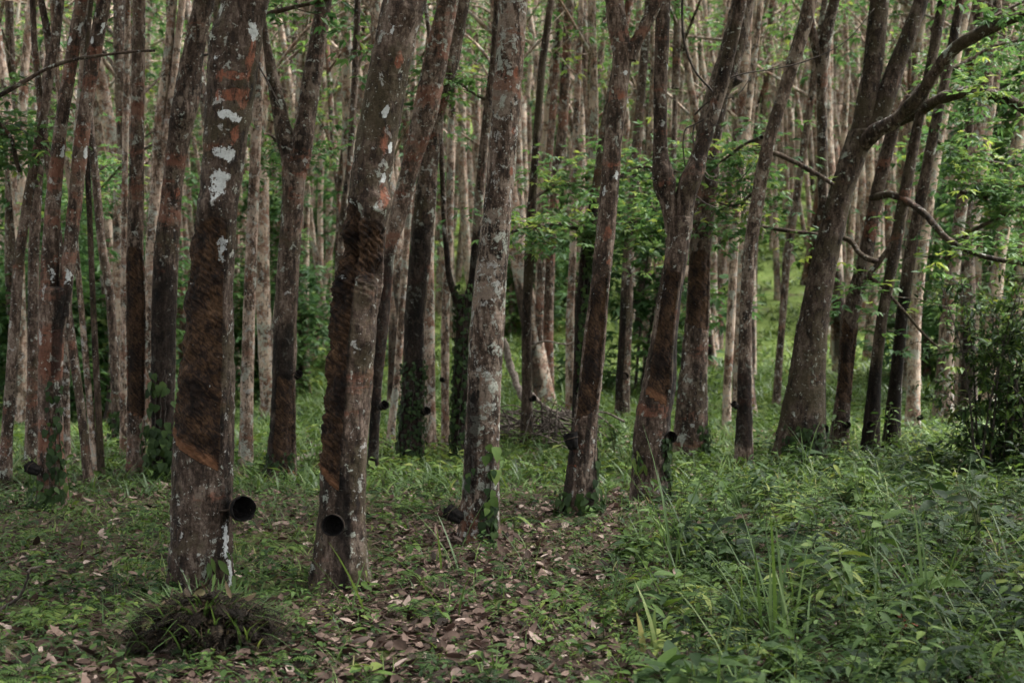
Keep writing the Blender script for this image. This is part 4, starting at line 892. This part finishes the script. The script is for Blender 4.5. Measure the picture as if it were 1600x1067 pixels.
def fern_fronds(mb, B, A, L, r, tint, pin=15, rise=.9, wid=.22):
    """fronds from bases B with headings A (angle), lengths L"""
    n = len(B); f = np.linspace(.12, 1, pin)[None]; hd = np.stack([np.cos(A), np.sin(A), 0 * A], -1)
    z = rise * f - .75 * f ** 2
    C = B[:, None] + hd[:, None] * (L[:, None] * f * .85)[..., None]; C[..., 2] += L[:, None] * z
    T = unit(np.gradient(C, axis=1)); S = unit(np.cross(T, np.array([0, 0, 1.0]))); wl = wid * L[:, None] * np.clip(1.25 * np.sin(np.pi * np.clip(f * .86 + .16, 0, 1)), .08, 1)
    for s in (-1, 1):
        D = unit(S * s + T * .45).reshape(-1, 3); D = D + [0, 0, -.12]; l = wl.ravel(); N = np.cross(S, T).reshape(-1, 3)
        leaves(mb, C.reshape(-1, 3), D, N, l, np.maximum(l * .26, .006), .2, .1, 'tri', tint=np.clip(np.repeat(tint, pin) + r.normal(0, .06, n * pin), 0, 1))
    for i in range(n): tube(mb, C[i][::3], .0022, 3, tint=tint[i] * .5)

def thicket():
    """tangle of knee-high weeds over the right foreground"""
    x, y, r = scatter(3300, 4.8, 15, .9, 71); k = (r.random(len(x)) < thick(x, y)) & free(x, y, .2); x, y = x[k], y[k]; n = len(x)
    h = (.10 + .48 * r.random(n) ** 1.8) * (.75 + .35 * vn(np.stack([x, y, 0 * x], -1), .8, 3)) * (.7 + .5 * sstep(.8, 3.2, x - .1 * y)); st = MB(); lf = MB(); B = on(x, y)
    g = np.clip(.45 + .28 * vn(np.stack([x, y, 0 * x], -1), 1.1, 6) + r.normal(0, .2, n), 0, 1); lean = r.normal(0, .22, (n, 2)); kind = r.choice(4, n, p=[.36, .34, .22, .08])
    for i in range(n):
        c = np.array([B[i] + [lean[i, 0] * h[i] * t * t, lean[i, 1] * h[i] * t * t, h[i] * t] for t in (0, .35, .7, 1)]); tube(st, c, [.0035, .003, .002, .001], 3)
    m = 14; f = np.repeat(np.linspace(.22, 1, m)[None], n, 0).ravel(); bi = np.repeat(np.arange(n), m); P = B[bi].copy(); P[:, 2] += h[bi] * f; P[:, :2] += lean[bi] * (h[bi] * f * f)[:, None]
    a = np.tile(np.arange(m) * 2.4, n) + np.repeat(r.random(n) * 6, m); D = np.stack([np.cos(a), np.sin(a), r.normal(.15, .25, n * m)], -1); D = unit(D)
    L = np.array([.055, .085, .12, .17])[kind][bi] * r.uniform(.6, 1.2, n * m); W = L * np.array([.5, .38, .24, .40])[kind][bi]
    leaves(lf, P + D * .012, D, updir(D), L, W, r.uniform(.1, .6, n * m), .22, tint=np.clip(g[bi] + r.normal(0, .1, n * m), 0, 1))
    root = tag(lf.build('undergrowth', M_WEED), kind='stuff'); o = st.build('stems', M_STEM, root); tag(o, kind='stuff')
    # ferns scattered through it and on the left
    x, y, r = scatter(520, 4.8, 12, .8, 72); k = free(x, y, .2) & (r.random(len(x)) < .35 + .6 * thick(x, y)); x, y = x[k], y[k]; n = len(x); per = 4; fb = MB()
    fern_fronds(fb, np.repeat(on(x, y, .01), per, 0), r.random(n * per) * 6.28, r.uniform(.12, .32, n * per) * np.repeat(.7 + .4 * thick(x, y), per), r, np.repeat(np.clip(r.normal(.5, .18, n), 0, 1), per), 13)
    tag(fb.build('small_ferns', M_WEED), kind='stuff')
    gb = MB(); x, y, r = scatter(230, 4.9, 14, .9, 73); k = r.random(len(x)) < thick(x, y) * .8 + .03; x, y = x[k], y[k]; per = 6; n = len(x) * per
    P = np.repeat(on(x, y), per, 0); P[:, :2] += r.normal(0, .03, (n, 2)); D = rdir(n, .88, .12, r); side = unit(np.cross(D, np.array([0, 0, 1.0]))); L = r.uniform(.25, .62, n)
    leaves(gb, P, D, np.cross(side, D), L, r.uniform(.006, .013, n), r.uniform(.1, .75, n), 0, 'blade', tint=np.clip(r.normal(.45, .22, n), 0, 1)); tag(gb.build('tall_grass_blades', M_GRASS), kind='stuff')
thicket()

# ------------------------------------------------------------------ plants one can point to
def ground_at(px, py): p = hit(px, py); return np.array([p[0], p[1], float(H(p[0], p[1]))])
def grass_clump(px, py, hpx, n, label, seed, tint=.5, w=.012, spread=.12, mat=M_GRASS):
    r = np.random.default_rng(seed); p = ground_at(px, py); L = hpx * p[1] / FPX * 1.12; t = thing('grass_clump', p, label, 'grass clump'); mb = MB()
    P = p + r.normal(0, .02, (n, 3)) * [1, 1, 0]; D = unit(np.array([0, 0, 1.0]) + r.normal(0, spread, (n, 3))); s = unit(np.cross(D, np.array([0, 0, 1.0]) + r.normal(0, .01, (n, 3))))
    l = L * r.uniform(.55, 1.05, n); leaves(mb, P, D, np.cross(s, D), l, w * r.uniform(.7, 1.2, n), r.uniform(.05, .6, n), 0, 'blade', tint=np.clip(r.normal(tint, .12, n), 0, 1)); mb.build('blades', mat, t, p)
grass_clump(1052, 905, 250, 5, 'tall lone grass stalk in front of the foot of the forked trunk', 1, .5, .016, .06)
grass_clump(1024, 1030, 120, 3, 'upright yellow green blade at the lower middle of the undergrowth', 2, .88, .026, .05)
grass_clump(1205, 1010, 240, 12, 'broad bladed grass clump arching over at the lower right, left of the drooping weed', 3, .5, .018, .22)
grass_clump(1445, 990, 200, 12, 'tall upright grass clump by the red leaves', 4, .5, .014, .12)
grass_clump(1365, 900, 120, 7, 'short upright grass clump above the drooping weed', 5, .4, .012, .12)
grass_clump(828, 920, 110, 3, 'thin grass stalk standing in the leaf litter right of the cup tree', 6, .5, .008, .06)
grass_clump(1165, 1000, 150, 6, 'narrow grass tuft at the middle of the undergrowth', 7, .6, .010, .12)
grass_clump(965, 960, 110, 4, 'thin pale grass stalk at the left edge of the undergrowth', 8, .6, .010, .1)
def broad_weed(px, py, hpx, n, L, W, label, seed, tint=.6, mat=M_WEED, droop=.5, stems=3, name='weed', cat='weed'):
    r = np.random.default_rng(seed); p = ground_at(px, py); h = hpx * p[1] / FPX; t = thing(name, p, label, cat); st = MB(); lf = MB(); P = []; D = []
    for k in range(stems):
        a = r.random() * 6.28; s = r.uniform(.1, .4) * h; c = curve([p, p + [math.cos(a) * s * .3, math.sin(a) * s * .3, h * .55], p + [math.cos(a) * s, math.sin(a) * s, h * r.uniform(.8, 1)]], 16); tube(st, c, np.linspace(.005, .002, len(c)), 5)
        for i in range(n // stems):
            q = c[int((.3 + .7 * i / max(1, n // stems - 1)) * (len(c) - 1))]; d = rdir(1, .25, .3, r)[0]; P.append(q); D.append(d)
    P = np.array(P); D = np.array(D); l = L * r.uniform(.7, 1.15, len(P)); leaves(lf, P, D, updir(D), l, l * W, r.uniform(.6, 1.4, len(P)) * droop, .2, tint=np.clip(r.normal(tint, .12, len(P)), 0, 1))
    st.build('stem', M_STEM, t, p); lf.build('foliage', mat, t, p)
broad_weed(1325, 985, 130, 24, .13, .32, 'pale green weed with long drooping leaves at the lower right', 1, .75, droop=.7)
broad_weed(1290, 950, 70, 10, .11, .36, 'dark bluish broad leaved weed left of the drooping pale weed', 2, .2, M_DARKLEAF)
broad_weed(1180, 1062, 60, 7, .16, .5, 'big soft leaved plant cut by the bottom edge of the picture', 3, .75, droop=.4, stems=1)
broad_weed(575, 1075, 35, 8, .12, .4, 'bright green leaves poking up from the bottom edge at the left of centre', 4, .8, stems=2)
broad_weed(1070, 790, 50, 9, .16, .28, 'small plant with long leaves at the foot of the forked trunk', 5, .55, droop=.5, stems=1)
broad_weed(960, 715, 60, 40, .09, .45, 'leafy green shrub right of the slender red brown trunk', 6, .4, stems=6, name='shrub', cat='shrub')
broad_weed(1200, 800, 60, 30, .10, .4, 'leafy weed standing at the left edge of the undergrowth below the thin bending trunk', 7, .45, stems=5)
broad_weed(805, 840, 40, 12, .12, .3, 'weed with narrow leaves right of the pale mottled trunk foot', 8, .6, stems=3)
broad_weed(600, 770, 40, 14, .09, .4, 'low leafy weed between the stout leaning trunk and the pale mottled one', 9, .6, stems=4)
broad_weed(1415, 1005, 40, 16, .07, .22, 'red leaved weed at the lower right among the green ones', 10, .5, M_RED, stems=4, name='red_weed')
broad_weed(1530, 900, 160, 40, .12, .34, 'dark leafy weed at the right edge below the bush', 12, .3, M_DARKLEAF, stems=7)
def fern(px, py, n, L, label, seed, tint=.6, rise=.9, pin=18, wid=.22, ang=None):
    r = np.random.default_rng(seed); p = ground_at(px, py); t = thing('fern', p, label, 'fern'); mb = MB()
    A = (np.arange(n) / n * 6.28 + r.normal(0, .25, n)) if ang is None else np.array(ang); fern_fronds(mb, np.repeat(p[None], n, 0), A, L * r.uniform(.8, 1.1, n), r, np.clip(r.normal(tint, .08, n), 0, 1), pin, rise, wid); mb.build('fronds', M_WEED, t, p)
fern(1085, 1030, 3, .36, 'pale fern with toothed fronds at the lower right of centre', 1, .9, .95, 14, .16, (2.6, .5, -.3))
fern(1340, 1058, 5, .32, 'feathery fern at the bottom edge under the grass clump', 2, .6, .7)
fern(1215, 860, 5, .34, 'dark fern left of the short grass clump', 3, .3)
fern(1430, 1035, 4, .28, 'low spreading fern below the red leaved weed', 4, .65, .6)
fern(70, 960, 5, .22, 'small yellow green fern by the bent stick at the left', 5, .8, .7)
fern(445, 860, 6, .20, 'low fern between the two nearest trunks', 6, .65, .7)
fern(230, 830, 5, .20, 'low fern left of the thickest trunk', 7, .6, .7)
fern(1540, 760, 5, .4, 'pale fern at the right edge under the bush', 8, .6)

# dead fern mound against the nearest trunk
def mound():
    r = np.random.default_rng(5); p = ground_at(322, 1012); t = thing('dead_fern_mound', p, 'dark mound of dead fern and grass heaped at the foot of the thickest trunk', 'fern mound'); mb = MB(); n = 420
    dome = lambda rr: .24 * np.clip(1 - (rr / .34) ** 2, 0, 1)
    a = r.random(n) * 6.28; rr = np.sqrt(r.random(n)) * .25; B = p + np.stack([np.cos(a) * rr * 1.1, np.sin(a) * rr * .8, dome(rr) * r.uniform(.4, 1, n)], -1)
    fern_fronds(mb, B, a + r.normal(0, .9, n), r.uniform(.07, .20, n), r, np.clip(r.normal(.28, .25, n), 0, .9), 12, .6, .18)
    m = 1500; a = r.random(m) * 6.28; rr = np.sqrt(r.random(m)) * .29; B = p + np.stack([np.cos(a) * rr * 1.05, np.sin(a) * rr * .8, dome(rr) * r.uniform(.5, 1, m) - .01], -1); D = unit(np.stack([np.cos(a), np.sin(a), r.uniform(.0, 1.6, m)], -1) + r.normal(0, .6, (m, 3)))
    s = unit(np.cross(D, np.array([0, 0, 1.0]))); leaves(mb, B, D, np.cross(s, D), r.uniform(.04, .12, m), r.uniform(.004, .013, m), r.uniform(.2, 1.2, m), 0, 'blade', tint=np.clip(r.normal(.35, .3, m), 0, .93))
    for i in range(40):
        a = r.random() * 6.28; rr = .24 * math.sqrt(r.random()); b = p + [math.cos(a) * rr, math.sin(a) * rr * .8, float(dome(np.array(rr))) * .9]; d = unit(r.normal(0, 1, (1, 3)) * [1, 1, .6])[0]; l = r.uniform(.08, .26)
        tube(mb, np.stack([b - d * l * .4, b + [0, 0, .02], b + d * l * .6]), [.004, .003, .0015], 4, tint=r.uniform(.3, .85))
    m = 60; a = r.random(m) * 6.28; rr = np.sqrt(r.random(m)) * .36; B = p + np.stack([np.cos(a) * rr, np.sin(a) * rr * .8, dome(rr) + .015], -1); leaves(mb, B, rdir(m, 0, .5, r), unit(np.array([0, 0, 1.0]) + r.normal(0, .6, (m, 3))), r.uniform(.04, .09, m), r.uniform(.02, .04, m), r.normal(0, .4, m), .3, 'ovate', tint=np.clip(r.normal(.75, .15, m), 0, .93))
    mb.build('fronds', M_DRY, t, p)
    gb = MB(); m = 260; a = r.random(m) * 6.28; rr = .06 + .27 * r.random(m); B = p + np.stack([np.cos(a) * rr * 1.1, np.sin(a) * rr * .85, dome(rr) * .7], -1); D = unit(np.stack([np.cos(a) * .7, np.sin(a) * .7, r.uniform(.6, 1.6, m)], -1) + r.normal(0, .3, (m, 3)))
    s = unit(np.cross(D, np.array([0, 0, 1.0]))); leaves(gb, B, D, np.cross(s, D), r.uniform(.10, .24, m), .009, r.uniform(.2, .9, m), 0, 'blade', tint=np.clip(r.normal(.4, .2, m), 0, 1)); gb.build('grass_blades', M_GRASS, t, p)
mound()
def stick(pts, w, label, seed=1, name='fallen_stick', mat=M_STICK, y=None, sink=0.0):
    r = np.random.default_rng(seed); c0 = []
    for q in pts:
        if len(q) == 3: c0.append(at(q[0], q[1], q[2]))
        else: c0.append(ground_at(*q) + [0, 0, w[0] * .6 - sink])
    c = curve(c0, 30); c = c + r.normal(0, w[0] * .12, c.shape); t = thing(name, c[0], label, 'stick'); mb = MB(); rad = np.linspace(w[0], w[1], len(c)); tube(mb, c, rad * (1 + .25 * vn(c, 25)), 7)
    mb.build('stem', mat, t, t.location)
g0 = ground_at(-20, 965); stick([(-40, 985), (0, 953, g0[1]), (30, 932, g0[1] - .05), (43, 905, g0[1] - .1), (46, 890, g0[1] - .1), (66, 884, g0[1])], (.010, .005), 'dark bent stick rising at the left edge', 2, mat=M_DARKTWIG)
stick([(230, 1028), (262, 1016, 5.95), (290, 1040, 5.8), (305, 1075, 5.6)], (.007, .004), 'curved pale stem arching at the bottom edge below the mound', 3)
stick([(318, 1080), (340, 1050, 5.75), (362, 1022, 5.9), (400, 1010)], (.009, .005), 'curved stem leaning up from the bottom edge right of the mound', 4)
stick([(455, 727), (480, 718), (520, 708)], (.04, .03), 'fallen pole lying in the grass behind the stout leaning trunk', 5, 'fallen_pole')
stick([(1430, 1060), (1490, 1030), (1590, 990)], (.006, .003), 'thin dry twig lying at the lower right corner', 6)
stick([(1400, 1045), (1450, 1020), (1500, 985)], (.005, .003), 'thin grey twig crossing the ground below the red leaved weed', 7)
stick([(786, 530, 17.6), (800, 580, 17.6), (825, 640, 17.3), (840, 690, 17)], (.05, .04), 'pale dead limb leaning down onto the heap of dead branches', 8, 'dead_limb')
def brush_pile():
    r = np.random.default_rng(9); p = ground_at(838, 690); t = thing('brush_pile', p, 'tangled heap of grey dead branches behind the thin dark trunk in the middle', 'brush pile'); mb = MB()
    for i in range(150):
        a = r.random() * 6.28; b = p + [r.normal(0, .32), r.normal(0, .3), r.uniform(-.03, .30)]; l = r.uniform(.2, .75); d = np.array([math.cos(a), math.sin(a) * .6, r.uniform(-.3, .9)])
        c = curve([b - d * l * .5, b + r.normal(0, .05, 3) + [0, 0, .05], b + d * l * .5], 8); c[:, 2] = np.maximum(c[:, 2], H(c[:, 0], c[:, 1]) + .005); tube(mb, c, np.linspace(r.uniform(.005, .018), .003, len(c)), 4)
    mb.build('branches', M_BRUSH, t, p)
brush_pile()
for pts, w, lb, sd in (([(832, 615, 16.6), (850, 634, 16.5), (880, 648, 16.4), (905, 660, 16.4)], (.02, .01), 'bare grey branch sticking right out of the dead branch heap', 11), ([(826, 545, 17.2), (850, 533, 17.0), (884, 538, 16.8), (905, 530, 16.8)], (.014, .006), 'thin bare grey branch above the dead branch heap', 12)):
    stick(pts, w, lb, sd, 'dead_branch')

# ------------------------------------------------------------------ light
SUN_EL, SUN_AZ = 62, 70           # azimuth clockwise from +Y (the view direction) towards +X
w = bpy.data.worlds.new('World'); scene.world = w; w.use_nodes = True
nt = w.node_tree; bg = nt.nodes['Background']; sky = nt.nodes.new('ShaderNodeTexSky'); sky.sky_type = 'NISHITA'; sky.sun_disc = False
sky.sun_elevation = R(SUN_EL); sky.sun_rotation = R(SUN_AZ); sky.air_density = .8; sky.dust_density = 4.0; sky.ozone_density = .6
hs = nt.nodes.new('ShaderNodeHueSaturation'); hs.inputs['Saturation'].default_value = .18
nt.links.new(sky.outputs[0], hs.inputs['Color']); nt.links.new(hs.outputs[0], bg.inputs[0]); bg.inputs[1].default_value = .085
sun = bpy.data.lights.new('sun', 'SUN'); sun.energy = 2.7; sun.angle = R(28); sun.color = (1, .98, .95)
so = bpy.data.objects.new('sun', sun); COL.objects.link(so)
dv = Vector((math.sin(R(SUN_AZ)) * math.cos(R(SUN_EL)), math.cos(R(SUN_AZ)) * math.cos(R(SUN_EL)), math.sin(R(SUN_EL))))
so.rotation_euler = dv.to_track_quat('Z', 'Y').to_euler(); so.location = dv * 50
vs = scene.view_settings; vs.view_transform = 'Standard'; vs.look = 'None'; vs.exposure = 3.05; vs.gamma = 1
scene.render.engine = 'CYCLES'
scene.cycles.max_bounces = 5; scene.cycles.diffuse_bounces = 1; scene.cycles.glossy_bounces = 1; scene.cycles.transmission_bounces = 3; scene.cycles.caustics_reflective = False; scene.cycles.caustics_refractive = False
scene.cycles.use_denoising = True
